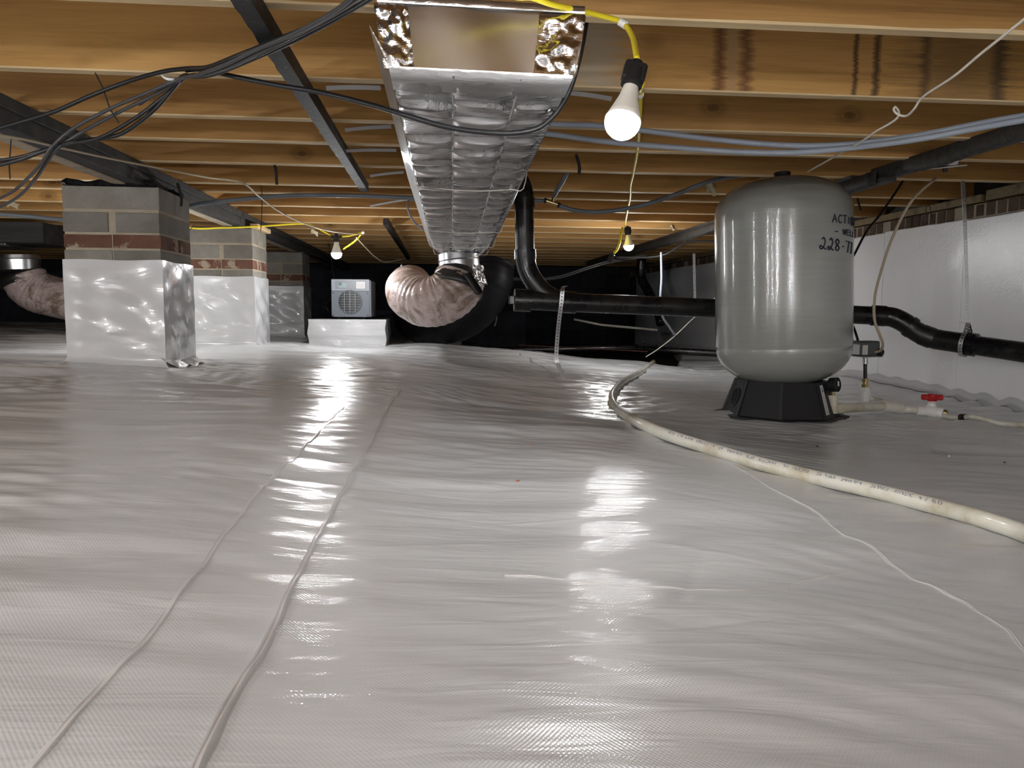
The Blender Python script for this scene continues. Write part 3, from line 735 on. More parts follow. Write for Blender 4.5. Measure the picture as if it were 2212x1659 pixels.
# ------------------------------------------------------------------ lamps: string of LED bulbs on a yellow cord
def bulb(name_label, center, axis, s=1., roll=0., wing=False, xh=(1, 0, 0), gm='glow'):
    """axis points from the socket to the globe; center is the globe centre"""
    root = thing('string_light', center, name_label, 'light bulb', 'LED bulbs hanging from the joists')
    Mx = frame(center, axis, xh)
    R = .0305 * s
    prof = [(math.sin(math.radians(a)) * R, math.cos(math.radians(a)) * R) for a in range(0, 101, 8)]
    prof = [(max(r, .0002), z) for r, z in prof]
    mb = MB(); mb.lathe([(r, z) for r, z in reversed(prof)] , Mx, 32); gl = mb.build('diffuser', gm, root, smooth=True, label='glowing white diffuser')
    mb = MB(); zz = prof[-1][1]
    mb.lathe([(.0125 * s, -.073 * s), (.0135 * s, -.062 * s), (.016 * s, -.048 * s), (.021 * s, -.032 * s), (.0265 * s, -.016 * s), (prof[-1][0] * 1.003, zz - .001), (prof[-1][0] * .97, zz)], Mx, 32)
    mb.build('neck', 'bulbneck', root, smooth=True)
    mb = MB(); mb.lathe([(.006 * s, -.118 * s), (.010 * s, -.116 * s), (.0105 * s, -.104 * s), (.0155 * s, -.1 * s), (.0165 * s, -.085 * s), (.0165 * s, -.078 * s), (.0185 * s, -.076 * s), (.0185 * s, -.069 * s), (.013 * s, -.066 * s)], Mx, 28)
    if wing:
        mb.lathe([(.004, -.034), (.0065, -.03), (.0065, .03), (.004, .034)], Mx @ Matrix.Translation((0, 0, -.106)) @ Matrix.Rotation(math.pi / 2, 4, 'Y'), 16)
    else:
        mb.bbox((-.0195 * s, -.012 * s, -.112 * s), (.0195 * s, .012 * s, -.076 * s), .004, Mx)
    sk = mb.build('socket', 'blackplastic', root, smooth=True, sm_angle=35, label='black lamp socket')
    if not wing:
        mb = MB(); mb.bbox((-.004, -.0175 * s, -.094 * s), (.003, -.0160 * s, -.087 * s), .0005, Mx @ Matrix.Translation((-.004, 0, 0))); mb.build('inlay', 'copper', sk, label='small orange square')
    return root
b1c = aY(1345, 263, 1.32)
s1 = aY(1372, 150, 1.345)
bulb('nearest lit LED bulb, large, hanging on a yellow cord right of the foil duct', b1c, b1c - s1, gm='glow_near')
b3c = aY(727, 548, 5.15); bulb('lit LED bulb above the dehumidifier, left of the trunk duct', b3c, (.0, 0, -1), 1.12, wing=True, gm='glow_far')
b2c = aY(1358, 531, 5.2); bulb('far lit LED bulb on the cord below the nearest one', b2c, (.12, .15, -1), 1.12, gm='glow_far')
b4c = Vector((-1.72, 4.35, CZ + .40)); bulb('lit LED bulb hidden behind the nearest pier', b4c, (0, 0, -1), gm='glow_far')
# the string goes on behind the viewer; extra unseen bulbs added as fill light
for p, lb in (((-1.85, .15, .36), 'lit LED bulb beside the viewer, out of the picture on the left'), ((-.95, -.5, .36), 'lit LED bulb just behind the viewer'), ((-3.0, 1.6, .36), 'added unseen fill bulb left of the girder near the viewer'),
              ((.4, -1.6, .36), 'added unseen fill bulb behind the viewer in the middle'), ((.5, -2.6, .36), 'added unseen fill bulb farthest behind the viewer'), ((-2.6, -1.6, .36), 'added unseen fill bulb behind the viewer on the left')):
    bulb(lb, Vector((p[0], p[1], CZ + p[2])), (0, 0, -1))

def cable(name, pts, r, mt, label, cat='cable', group=None, k=8, seg=8, parent=None, flat=None):
    mb = MB(); mb.tube(pts, r, seg, smooth=k, flat=flat)
    if parent: return mb.build(name, mt, parent, smooth=True)
    return mb.build(name, mt, smooth=True, label=label, cat=cat, group=group)
def clip(p, axis, parent_label, r=.005, mt='white'):
    pass
j1b = aZ(1350, 46, .597)
C1 = thing('light_cord', aZ(1350, 46, .597), 'yellow light-string cord from the top edge down to the nearest bulb', 'cord')
cable('cord_jacket', [Vector((-.55, .2, CZ + .585)), aY(1000, -90, 1.30), aY(1160, -2, 1.42), aY(1250, 22, 1.50), aY(1335, 44, 1.56), aY(1352, 56, 1.55), aY(1366, 80, 1.50), aY(1372, 105, 1.42), aY(1376, 128, 1.36)], .0052, 'yellow', '', parent=C1, seg=12)
mb = MB(); mb.lathe([(.0045, -.009), (.0075, -.009), (.0078, .009), (.0045, .009)], frame(aY(1346, 51, 1.555), (1, -.2, -.6)), 16); mb.build('staple', 'white', C1, label='white cord staple')
C2 = thing('light_cord', aZ(1385, 205, .59), 'yellow light-string cord running back from the nearest bulb to the far right one', 'cord')
cable('cord_jacket', [aY(1386, 180, 1.36), aY(1384, 192, 1.7), aZ(1384, 205, .588), aZ(1382, 260, .585), aZ(1378, 322, .585), aZ(1368, 378, .583), aZ(1363, 400, .582), aZ(1362, 425, .58), aZ(1358, 445, .575), aY(1354, 465, 4.75), aY(1350, 488, 5.17)], .0055, 'yellow', '', parent=C2, seg=10)
mb = MB(); mb.lathe([(.0050, -.005), (.0085, -.005), (.0085, .005), (.0050, .005)], frame(aY(1384, 205, 2.10), (.1, 1, -.3)), 16); mb.build('staple', 'white', C2, label='white cord staple')
C3 = thing('light_cord', aY(1330, 545, 5.2), 'short yellow cord with a black plug dangling beside the far bulb', 'cord')
cable('cord_jacket', [aY(1345, 492, 5.17), aY(1341, 505, 5.15), aY(1338, 525, 5.12), aY(1332, 540, 5.12), aY(1326, 547, 5.12)], .0085, 'yellow', '', parent=C3)
mb = MB(); mb.bbox((-.016, -.012, -.04), (.016, .012, .02), .005, frame(aY(1321, 555, 5.12), (.45, 0, .9))); mb.build('plug', 'blackplastic', C3)
C4 = thing('light_cord', aY(550, 490, 5.0), 'yellow cord strung behind the nearest pier and across to the bulb above the dehumidifier', 'cord')
cable('cord_jacket', [aY(100, 469, 4.2), aY(138, 477, 4.2), aY(200, 478, 4.3), Vector((-1.72, 4.35, CZ + .515)), aY(403, 491, 4.85), aY(480, 492, 4.95), aY(560, 489, 5.05), aY(650, 483, 5.1), aY(680, 490, 5.12), aY(714, 508, 5.15)], .0058, 'yellow', '', parent=C4)
C5 = thing('light_cord', aY(760, 505, 5.2), 'yellow cord leaving the bulb above the dehumidifier to a staple and back', 'cord')
cable('cord_jacket', [aY(739, 511, 5.15), aY(755, 509, 5.18), aY(784, 502, 5.25), aY(778, 508, 5.27), aY(765, 522, 5.3), aY(742, 538, 5.4)], .0058, 'yellow', '', parent=C5, k=5)
mb = MB(); mb.lathe([(.005, -.008), (.010, -.008), (.010, .008), (.005, .008)], frame(aY(784, 502, 5.24), (1, 0, .3)), 12); mb.build('staple', 'white', C5)

# ------------------------------------------------------------------ well tank
TX, TY = 1.449, 3.17; tb_z = fz(TX, TY)
TK = thing('pressure_tank', (TX, TY, fz(TX, TY) ), 'tall grey fibreglass water pressure tank on a black base', 'tank')
top = Vector((1.4268, 3.17, CZ + .556)); bot = Vector((1.4655, 3.17, CZ - .314)); Mk = frame(bot, top - bot); HT = (top - bot).length
R = .277; prof = []
for i in range(13): a = math.radians(90 * i / 12); prof.append((max(.03, R * math.sin(a) ** .80), .165 - .165 * math.cos(a)))
prof[0] = (.05, 0)
prof += [(R * .9975, .168), (R * 1.002, .171), (R * 1.004, .35), (R * 1.0, HT * .5), (R * .998, HT - .16)]
for i in range(1, 15): a = math.radians(90 * i / 14); prof.append((max(.02, R * math.cos(a) ** .76), HT - .150 + .150 * math.sin(a)))
mb = MB(); mb.lathe(prof, Mk, 96); mb.build('shell', 'tank', TK, smooth=True)
mb = MB(); mb.lathe([(.030, HT - .012), (.034, HT - .008), (.034, HT + .006), (.031, HT + .008), (.031, HT + .011), (.034, HT + .013), (.034, HT + .02), (.030, HT + .023), (.001, HT + .023)], Mk, 32); mb.build('cap', 'blackplastic', TK, smooth=True, sm_angle=30, label='round black cap on top')
# base: ten-sided skirt with flanges and ribs
z0 = min(fz(TX + .25 * math.cos(a), TY + .25 * math.sin(a)) for a in (0, 1.57, 3.14, 4.71)) + .006
mb = MB(); n = 8; off = math.atan2(-TY, -TX)
def poly(r, z, k=n): return [Vector((TX + .012 + r * math.cos(off + 2 * math.pi * i / k), TY + r * math.sin(off + 2 * math.pi * i / k), z)) for i in range(k)]
zt = CZ - .292
mb.ring_skin([poly(.275, z0), poly(.275, z0 + .007), poly(.238, z0 + .009), poly(.190, zt), poly(.172, zt), poly(.172, zt - .03)], caps=True); mb.build('base', 'blackplastic', TK, label='black eight-sided skirt base')
for i in range(n):
    a = off + 2 * math.pi * i / n; mb = MB(); Mr = Matrix.Translation((TX + .012, TY, 0)) @ Matrix.Rotation(a, 4, 'Z')
    mb.pts8([Mr @ Vector(q) for q in ((.232, -.006, z0 + .008), (.246, -.006, z0 + .008), (.246, .006, z0 + .008), (.232, .006, z0 + .008), (.184, -.006, zt + .001), (.195, -.006, zt + .001), (.195, .006, zt + .001), (.184, .006, zt + .001))]); mb.build('rib', 'blackplastic', TK)
am = off - 2 * math.pi * 1.5 / n; nrm = Vector((math.cos(am), math.sin(am), .27)).normalized()
ctr = Vector((TX + .012 + .1985 * math.cos(am), TY + .1985 * math.sin(am), (z0 + zt) / 2 + .002))
mb = MB(); mb.lathe([(.036, -.006), (.036, .005), (.041, .005), (.041, -.006)], frame(ctr, nrm), 28, caps=False); mb.build('hole_rim', 'blackplastic', TK, smooth=True, sm_angle=30)
mb = MB(); mb.lathe([(.0355, .0030), (.0001, .0030)], frame(ctr, nrm), 28, caps=False); mb.build('access_hole', 'poly', TK, label='dark round access hole')
# paper label on the right front facet
am = off + 2 * math.pi * 1.08 / n
def facet(a, u, v):
    rr_ = .2365 + (.189 - .2365) * v; rr_ *= math.cos(math.pi / n) / math.cos(((a + u - off) % (2 * math.pi / n)) - math.pi / n)
    return Vector((TX + .012 + (rr_ + .0035) * math.cos(a + u), TY + (rr_ + .0035) * math.sin(a + u), z0 + .009 + (zt - z0 - .009) * v))
aL = off + 2 * math.pi * 1.12 / n
mb = MB(); mb.add([facet(aL, 0, .1), facet(aL, .17, .1), facet(aL, .17, .93), facet(aL, 0, .93)], [(0, 1, 2, 3)]); lb = mb.build('label', 'label', TK, label='white warning label on the base')
mb = MB()
for i in range(10):
    v0 = .14 + .052 * i; mb.add([facet(aL, .03, v0) * 1, facet(aL, .14, v0), facet(aL, .14, v0 + .012), facet(aL, .03, v0 + .012)], [(0, 1, 2, 3)])
mb.add([facet(aL, .04, .74), facet(aL, .13, .74), facet(aL, .085, .89)], [(0, 1, 2)])
mb.v = [(x[0] + .0015 * math.cos(aL), x[1] + .0015 * math.sin(aL), x[2]) for x in mb.v]
mb.build('label_print', 'print', lb)
# handwriting
G_ = {'A': [[(0, 0), (.5, 1), (1, 0)], [(.2, .38), (.8, .38)]], 'C': [[(.9, .85), (.5, 1), (.12, .7), (.1, .35), (.45, 0), (.9, .12)]], 'T': [[(0, 1), (1, 1)], [(.5, 1), (.5, 0)]],
      'I': [[(.5, .9), (.5, .05)]], 'O': [[(.5, 1), (.1, .7), (.1, .3), (.5, 0), (.9, .3), (.9, .7), (.5, 1)]], 'N': [[(.1, 0), (.1, 1), (.9, 0), (.9, 1)]], '-': [[(.15, .45), (.85, .45)]],
      'W': [[(0, 1), (.25, 0), (.5, .8), (.75, 0), (1, 1)]], 'E': [[(.9, 1), (.1, 1), (.1, 0), (.9, 0)], [(.1, .5), (.75, .5)]], 'L': [[(.1, 1), (.1, 0), (.9, 0)]],
      '2': [[(.35, .85), (.6, 1), (.8, .75), (.7, .35), (.35, .02), (.05, .1), (.15, .3), (.5, .15), (.95, -.05)]], '8': [[(.5, .5), (.2, .75), (.5, 1), (.8, .75), (.5, .5), (.15, .22), (.5, 0), (.85, .22), (.5, .5)]],
      '.': [[(.4, .45), (.6, .45)]], '7': [[(.05, 1), (.9, 1), (.45, 0)]]}
def surf(px, z):            # azimuth from picture column at the tank's depth
    return px
def write(txt, a0, z, w_, h, sp, drop=0., th=.0021):
    mb = MB(); a = a0; zz = z
    for ch in txt:
        if ch == ' ': a += sp * .6 / R; continue
        for st in G_[ch]:
            pts = [Vector(((R + .0012) * math.cos(a + u * w_ / R), (R + .0012) * math.sin(a + u * w_ / R), zz + v * h)) for u, v in st]
            if ch in 'CO28': pts = spline(pts, 4)
            mb.tube([Mk @ p for p in pts], th, 6)
        a += sp / R; zz -= drop
    return mb
# azimuth: camera direction is seen at angle aC; positive = towards the right side in the picture
aC = math.atan2(-TY, -TX)
def az(px, y=600):
    s_ = (px - 1692) / 139.5; return aC + math.asin(max(-1, min(1, s_)))
def zloc(py): return (aY(1700, py, 3.0).z - bot.z) 
write('ACTION', az(1784), zloc(486), .023, .030, .031, .0015, .0023).build('handwriting', 'ink', TK, label='black marker lettering reading ACTION, partly round the side')
write('- WELL', az(1788), zloc(509) - .003, .022, .021, .030, .0018, .0022).build('handwriting', 'ink', TK, label='black marker lettering reading - WELL')
write('228.77', az(1760), zloc(542), .030, .044, .035, .0035, .0028).build('handwriting', 'ink', TK, label='black marker numerals 228.77')

# ------------------------------------------------------------------ plumbing beside the tank
def fp(px, py, dz=0.):
    p = fpt(px, py); return Vector((p.x, p.y, p.z + dz))
yA = 3.22
def pY(px, py, Y): return aY(px, py, Y)
PL = thing('pipe_manifold', aY(1900, 893, 3.25), 'off-white plastic pipe run from the tank to a valve with a red handle', 'pipe')
el = aY(1797, 882, 3.05)
pts = [el, aY(1850, 880, 3.13), aY(1905, 877, 3.22), aY(1925, 878, 3.23)]
mb = MB(); mb.tube(pts, .0205, 20, smooth=4); mb.build('pipe', 'pvc', PL, smooth=True)
mb = MB(); mb.tube([aY(1797, 892, 3.05), aY(1797, 853, 3.05)], .024, 24); mb.tube([aY(1794, 882, 3.05), aY(1818, 882, 3.07)], .025, 24); mb.build('elbow', 'pvc', PL, smooth=True, sm_angle=40)
mb = MB(); mb.tube([aY(1909, 877, 3.225), aY(1945, 882, 3.24)], .025, 24); mb.tube([aY(1945, 882, 3.24), aY(1948, 882, 3.24)], .0262, 24)
mb.tube([aY(1925, 878, 3.235), aY(1900, 868, 3.36), aY(1886, 864, 3.42)], .021, 20); mb.build('tee', 'pvc', PL, smooth=True, sm_angle=40)
mb = MB(); mb.tube([aY(1945, 883, 3.24), aY(1988, 886, 3.22)], .018, 20); mb.build('pipe', 'pvc', PL, smooth=True, label='stained pipe between tee and valve')
mb = MB(); mb.tube([aY(1980, 886, 3.22), aY(1998, 888, 3.21)], .022, 20); mb.build('coupling', 'white', PL, smooth=True, sm_angle=40)
vb = aY(2012, 888, 3.20)
mb = MB(); ax = (aY(2034, 894, 3.16) - aY(1990, 886, 3.21)).normalized(); Mv = frame(vb, ax, (0, 0, 1))
mb.lathe([(.019, -.048), (.021, -.045), (.021, -.025), (.027, -.018), (.029, 0), (.027, .018), (.024, .022), (.024, .044), (.019, .046)], Mv, 28); vb_ = mb.build('valve_body', 'white', PL, smooth=True, sm_angle=35)
mb = MB(); mb.lathe([(.019, .018), (.019, .036), (.015, .038), (.011, .05)], frame(vb, (0, 0, 1)), 24); mb.build('valve_stem', 'white', vb_, smooth=True, sm_angle=35)
mb = MB(); Mh = Matrix.Translation(vb + Vector((0, 0, .045))) @ Matrix.Rotation(math.radians(-12), 4, 'Z')
mb.lathe([(.019, 0), (.021, .003), (.021, .028), (.017, .032)], Mh, 24)
mb.bbox((-.045, -.011, .004), (.045, .011, .029), .005, Mh); mb.build('valve_handle', 'red', vb_, smooth=True, sm_angle=35, label='red lever handle')
mb = MB(); mb.lathe([(.0155, .045), (.0165, .048), (.0165, .060), (.013, .064)], Mv, 6); mb.build('adapter', 'brass', PL, label='dull brass hexagonal adapter')
pp = [aY(2034, 897, 3.17), aY(2060, 903, 3.12), aY(2110, 920, 2.99), aY(2160, 936, 2.87), aY(2212, 953, 2.76), aY(2330, 990, 2.56), Vector((2.45, 1.9, 0)), Vector((2.5, .5, 0)), Vector((2.52, -2, 0))]
pp = [Vector((p.x, p.y, max(p.z, fz(p.x, p.y) + .012))) for p in pp]
mb = MB(); mb.tube(pp, .0112, 16, smooth=5); mb.build('supply_pipe', 'pvc', PL, smooth=True)
for t in (.33, .42, .50):
    q = pp[1].lerp(pp[2], t); mb = MB(); mb.lathe([(.0115, -.003), (.0145, -.003), (.0145, .003), (.0115, .003)], frame(q, pp[2] - pp[1]), 20); mb.build('crimp_ring', 'blackplastic', PL, smooth=True, sm_angle=30)
# gauge
GA = thing('pressure_gauge', aY(1797, 852, 3.05), 'round black pressure gauge on the pipe elbow beside the tank', 'gauge')
gc = aY(1801, 831, 3.04)
mb = MB(); mb.lathe([(.009, 0), (.009, .02)], frame(aY(1798, 854, 3.05), (0, 0, 1)), 6); mb.build('stem', 'brass', GA)
mb = MB(); mb.lathe([(.026, -.016), (.0295, -.013), (.030, .012), (.031, .016), (.028, .018), (.0275, .013), (.001, .013)], frame(gc, (.55, -.75, .1)), 36); gg = mb.build('gauge_case', 'blackplastic', GA, smooth=True, sm_angle=35)
mb = MB(); mb.bbox((-.007, -.012, .0165), (.006, .008, .0175), .0003, frame(gc + Vector((.002, -.002, .006)), (.55, -.75, .1))); mb.build('dial_sticker', 'label', gg)
# pressure switch
SW = thing('pressure_switch', aY(1870, 845, 3.38), 'grey pressure switch box on a vertical nipple behind the manifold', 'switch')
sc_ = aY(1872, 753, 3.38); Ms = Matrix.Translation(sc_) @ Matrix.Rotation(math.radians(12), 4, 'Z')
mb = MB(); mb.bbox((-.065, -.04, -.033), (.045, .04, .036), .008, Ms); cv = mb.build('cover', 'greymetal', SW, smooth=True, sm_angle=35, label='grey metal cover')
mb = MB(); mb.bbox((-.072, -.046, -.038), (.055, .046, -.034), .001, Ms); mb.build('base_plate', 'zinc', SW)
mb = MB(); mb.bbox((-.0665, -.030, -.026), (-.0652, .022, .020), .0003, Ms); mb.bbox((-.060, -.0415, -.026), (-.030, -.0405, .018), .0003, Ms); mb.build('label', 'label', cv, label='small paper label')
mb = MB(); mb.lathe([(.014, 0), (.018, .003), (.018, .018), (.012, .022)], frame(Ms @ Vector((.035, -.035, -.015)), (.5, -.8, -.1)), 20); mb.build('cable_clamp', 'blackplastic', SW, smooth=True, sm_angle=30)
def vtube(nm, mt, y0, y1, r, seg=20, px=1869, lab=None, dx=0):
    mb = MB(); mb.tube([aY(px + dx, y0, 3.40), aY(px + dx, y1, 3.40)], r, seg); mb.build(nm, mt, SW, smooth=seg > 8, sm_angle=40, label=lab)
vtube('nipple', 'zinc', 771, 786, .012, 20); vtube('nipple', 'abs', 785, 818, .0085, 16)
vtube('bushing', 'brass', 817, 825, .015, 6); vtube('bushing', 'brass', 824, 830, .012, 16); vtube('bushing', 'brass', 829, 837, .018, 6)
vtube('reducer', 'white', 836, 844, .021, 6); vtube('reducer', 'white', 843, 866, .0245, 24)
# cables to the switch
cable('power_cable', [aZ(2068, 345, .594), aY(2055, 362, 3.42), aY(2010, 395, 3.36), aY(1965, 440, 3.32), aY(1925, 520, 3.30), aY(1902, 590, 3.28), aY(1890, 640, 3.26), aY(1889, 690, 3.24), aY(1900, 722, 3.24), aY(1907, 742, 3.26), aY(1903, 756, 3.30), aY(1890, 761, 3.33)], .0062, 'tan', 'tan cable looping down from the joists to the pressure switch')
cable('power_cable', [aY(1962, 372, 3.85), aY(1935, 415, 3.85), aY(1900, 465, 3.8), aY(1872, 500, 3.7), aY(1848, 545, 3.65), aY(1832, 575, 3.62), aY(1826, 630, 3.62), aY(1832, 680, 3.55), aY(1845, 710, 3.46), aY(1853, 735, 3.39)], .006, 'cable', 'black cable passing behind the tank down to the pressure switch')
# small junction box up at the joists
JB = thing('junction_box', aY(2028, 353, 2.92), 'grey junction box with a crooked cover under the joists, right of the tank', 'box')
Mj = Matrix.Translation(aY(2028, 353, 2.92)) @ Matrix.Rotation(math.radians(8), 4, 'X')
mb = MB(); mb.bbox((-.05, -.05, -.012), (.05, .05, .022), .004, Mj); mb.build('body', 'zinc', JB)
mb = MB(); mb.bbox((-.075, -.07, -.018), (.07, .06, -.014), .001, Mj @ Matrix.Rotation(math.radians(-7), 4, 'Y')); mb.build('cover', 'label', JB)
mb = MB(); mb.lathe([(.009, -.035), (.009, -.016)], Mj @ Matrix.Translation((.01, -.03, 0)), 12); mb.build('connector', 'blackplastic', JB)

# ------------------------------------------------------------------ black drain pipe
DR = thing('drain_pipe', aY(1300, 652, 3.6), 'black plastic drain pipe dropping behind the duct and running right past the tank', 'pipe')
rp = .0445
vert = [aY(1112, 372, 3.66), aY(1128, 392, 3.64), aY(1133, 425, 3.62)]
mb = MB(); mb.tube([aY(1085, 372, 3.66), aY(1108, 380, 3.66), aY(1124, 398, 3.64), aY(1131, 425, 3.62), aY(1132, 436, 3.62)], rp + .004, 28, smooth=5); mb.tube([aY(1132, 428, 3.62), aY(1132.5, 450, 3.62)], rp + .006, 28); mb.build('elbow', 'abs', DR, smooth=True, sm_angle=45)
mb = MB(); mb.tube([aY(1132, 440, 3.62), aY(1134, 550, 3.62)], rp, 32); mb.build('pipe', 'abs', DR, smooth=True, sm_angle=45)
mb = MB(); mb.tube([aY(1134, 539, 3.62), aY(1134.5, 560, 3.62)], rp + .007, 32); mb.build('hub', 'abs', DR, smooth=True, sm_angle=45)
mb = MB(); mb.tube([aY(1134.5, 556, 3.62), aY(1139, 580, 3.62), aY(1152, 606, 3.61), aY(1172, 630, 3.6), aY(1196, 645, 3.59), aY(1222, 650, 3.58)], rp + .002, 32, smooth=6)
mb.tube([aY(1140, 648, 3.58), aY(1240, 653, 3.58)], rp + .001, 32); mb.build('wye', 'abs', DR, smooth=True, sm_angle=45)
mb = MB(); mb.tube([aY(1111, 648, 3.58), aY(1146, 649.5, 3.58)], rp + .008, 32); mb.build('hub', 'abs', DR, smooth=True, sm_angle=45)
mb = MB(); mb.bbox((-.012, -.02, -.02), (.014, .02, .02), .003, frame(aY(1105, 648, 3.58), (0, 0, 1))); mb.build('cleanout_plug', 'abs', DR)
mb = MB(); mb.tube([aY(1215, 652.5, 3.58), aY(1244, 654, 3.58)], rp + .006, 32); mb.build('hub', 'abs', DR, smooth=True, sm_angle=45)
mb = MB(); mb.tube([aY(1236, 653.5, 3.58), aY(1400, 660, 3.585), aY(1620, 669, 3.60), aY(1890, 682, 3.60)], rp, 32); mb.build('pipe', 'abs', DR, smooth=True, sm_angle=45, label='long horizontal pipe run')
mb = MB(); mb.tube([aY(1883, 681, 3.60), aY(1912, 683, 3.585)], rp + .006, 32); mb.build('hub', 'abs', DR, smooth=True, sm_angle=45)
mb = MB(); mb.tube([aY(1908, 683, 3.59), aY(1930, 686, 3.57), aY(1955, 698, 3.54), aY(1978, 715, 3.51), aY(2003, 728, 3.48), aY(2030, 734, 3.45)], rp + .003, 32, smooth=6); mb.build('offset_bend', 'abs', DR, smooth=True, sm_angle=45)
mb = MB(); mb.tube([aY(1962, 703, 3.53), aY(1972, 710, 3.52)], rp + .008, 32); mb.tube([aY(1990, 722, 3.495), aY(2014, 731, 3.47)], rp + .006, 32); mb.build('hub', 'abs', DR, smooth=True, sm_angle=45)
mb = MB(); mb.tube([aY(2020, 733, 3.46), aY(2105, 745, 3.32)], rp + .003, 32); mb.tube([aY(2084, 742, 3.35), aY(2108, 745.5, 3.31)], rp + .009, 32); mb.build('hub', 'abs', DR, smooth=True, sm_angle=45)
mb = MB(); mb.tube([aY(2100, 745, 3.32), aY(2212, 761, 3.10), aY(2330, 782, 2.92), aY(2212, 761, 3.10) + (aY(2330, 782, 2.92) - aY(2212, 761, 3.10)) * 2.7], rp, 32); mb.build('pipe', 'abs', DR, smooth=True, sm_angle=45, label='pipe running out at the right edge')

# perforated steel straps
def strap(path, wdir, width=.019, th=.0012, pitch=.0155, hole=.0052, k=6):
    P = spline(path, k); mb = MB(); L = [0]
    for a, b2 in zip(P, P[1:]): L.append(L[-1] + (b2 - a).length)
    def at(s_):
        s_ = max(0, min(L[-1] - 1e-6, s_))
        for i in range(len(L) - 1):
            if L[i + 1] >= s_: t = (s_ - L[i]) / max(1e-9, L[i + 1] - L[i]); return P[i].lerp(P[i + 1], t), (P[i + 1] - P[i]).normalized()
    wd = Vector(wdir).normalized(); n = max(2, int(L[-1] / pitch))
    for i in range(n):
        s0, s1 = i * L[-1] / n, (i + 1) * L[-1] / n; sm = (s0 + s1) / 2; q = (s1 - s0) * .5 * .62
        fr = []
        for s_ in (s0, sm - q * .55, sm + q * .55, s1):
            c, T = at(s_); wv = (wd - T * wd.dot(T)).normalized(); N = T.cross(wv); fr.append((c, wv, N))
        G2 = [[c + wv * x + N * (th / 2) for x in (-width / 2, -hole / 2, hole / 2, width / 2)] for c, wv, N in fr]
        G3 = [[c + wv * x - N * (th / 2) for x in (-width / 2, -hole / 2, hole / 2, width / 2)] for c, wv, N in fr]
        V = [p for r in G2 for p in r] + [p for r in G3 for p in r]; fs = []
        for a in range(3):
            for b2 in range(3):
                if a == 1 and b2 == 1: continue
                q0 = a * 4 + b2; fs.append((q0, q0 + 1, q0 + 5, q0 + 4)); fs.append((q0 + 16, q0 + 20, q0 + 21, q0 + 17))
        for q0, q1 in ((0, 4), (4, 8), (8, 12), (3, 7), (7, 11), (11, 15), (5, 6), (6, 10), (10, 9), (9, 5)): fs.append((q0, q1, q1 + 16, q0 + 16))
        mb.add(V, fs)
    return mb
S1 = strap([aY(1222, 600 + 18, 3.62), aY(1216, 622, 3.52), aY(1213, 650, 3.51), aY(1208, 690, 3.53), aY(1204, 730, 3.56), aY(1202, 775, 3.58), aY(1209, 795, 3.57), aY(1219, 819, 3.55)], (1, 0, .03))
S1.build('perforated_strap', 'zinc', label='perforated steel strap hooked over the black pipe, end dangling near the liner', cat='strap')
S2 = thing('perforated_strap', aY(2092, 720, 3.35), 'perforated steel hanger strap from a joist to the black pipe near the wall', 'strap')
strap([aY(2080, 391, 3.38), aY(2083, 450, 3.36), aY(2086, 540, 3.35), aY(2089, 640, 3.34), aY(2091, 695, 3.335)], (1, 0, 0)).build('strap_band', 'zinc', S2)
pc = aY(2086, 742, 3.345); pax = (aY(2105, 745, 3.32) - aY(2020, 733, 3.46)).normalized(); Mp = frame(pc, pax, (0, 0, 1))
lp = [Mp @ Vector((.062 * math.cos(a), .062 * math.sin(a), 0)) for a in [math.radians(x) for x in range(25, 336, 15)]]
lp = [aY(2091, 697, 3.335)] + lp + [aY(2091, 697, 3.335)]
strap(lp, pax, k=2).build('pipe_loop', 'zinc', S2)
mb = MB(); mb.bbox((-.03, -.009, -.001), (.012, .009, .001), .0003, frame(aY(2088, 696, 3.33), (0, .1, 1), (1, -.3, .25))); mb.build('loose_end', 'zinc', S2)
strap([aY(1499, 548, 5.6), aY(1500, 600, 5.6), aY(1501, 648, 5.6)], (1, 0, 0), k=3).build('perforated_strap', 'zinc', label='thin hanger strap in the distance, just left of the tank', cat='strap')

# ------------------------------------------------------------------ white hose across the liner
HP = thing('water_pipe', fpt(1700, 1040), 'long white plastic water pipe curving over the liner to the lower right corner', 'pipe')
hp = [(1412, 778), (1385, 800), (1350, 820), (1328, 842), (1322, 862), (1335, 885), (1372, 912), (1430, 940), (1520, 970), (1640, 1006), (1780, 1040), (1900, 1067), (2020, 1097), (2120, 1124), (2212, 1155), (2400, 1230)]
def hpt(px, py, i):
    p = fpt(px, py + 8 + max(0, (px - 1500)) * .012); return Vector((p.x, p.y, p.z + .0165))
hps = [hpt(px, py, i) for i, (px, py) in enumerate(hp)]
hps += [Vector((x, y, fz(x, y) + .0165)) for x, y in ((1.45, .62), (1.95, .25), (2.4, -.35), (2.55, -1.2), (2.6, -2.6))]
mb = MB(); mb.tube(hps, .0165, 20, smooth=8); pw = mb.build('pipe_wall', 'pvc', HP, smooth=True)
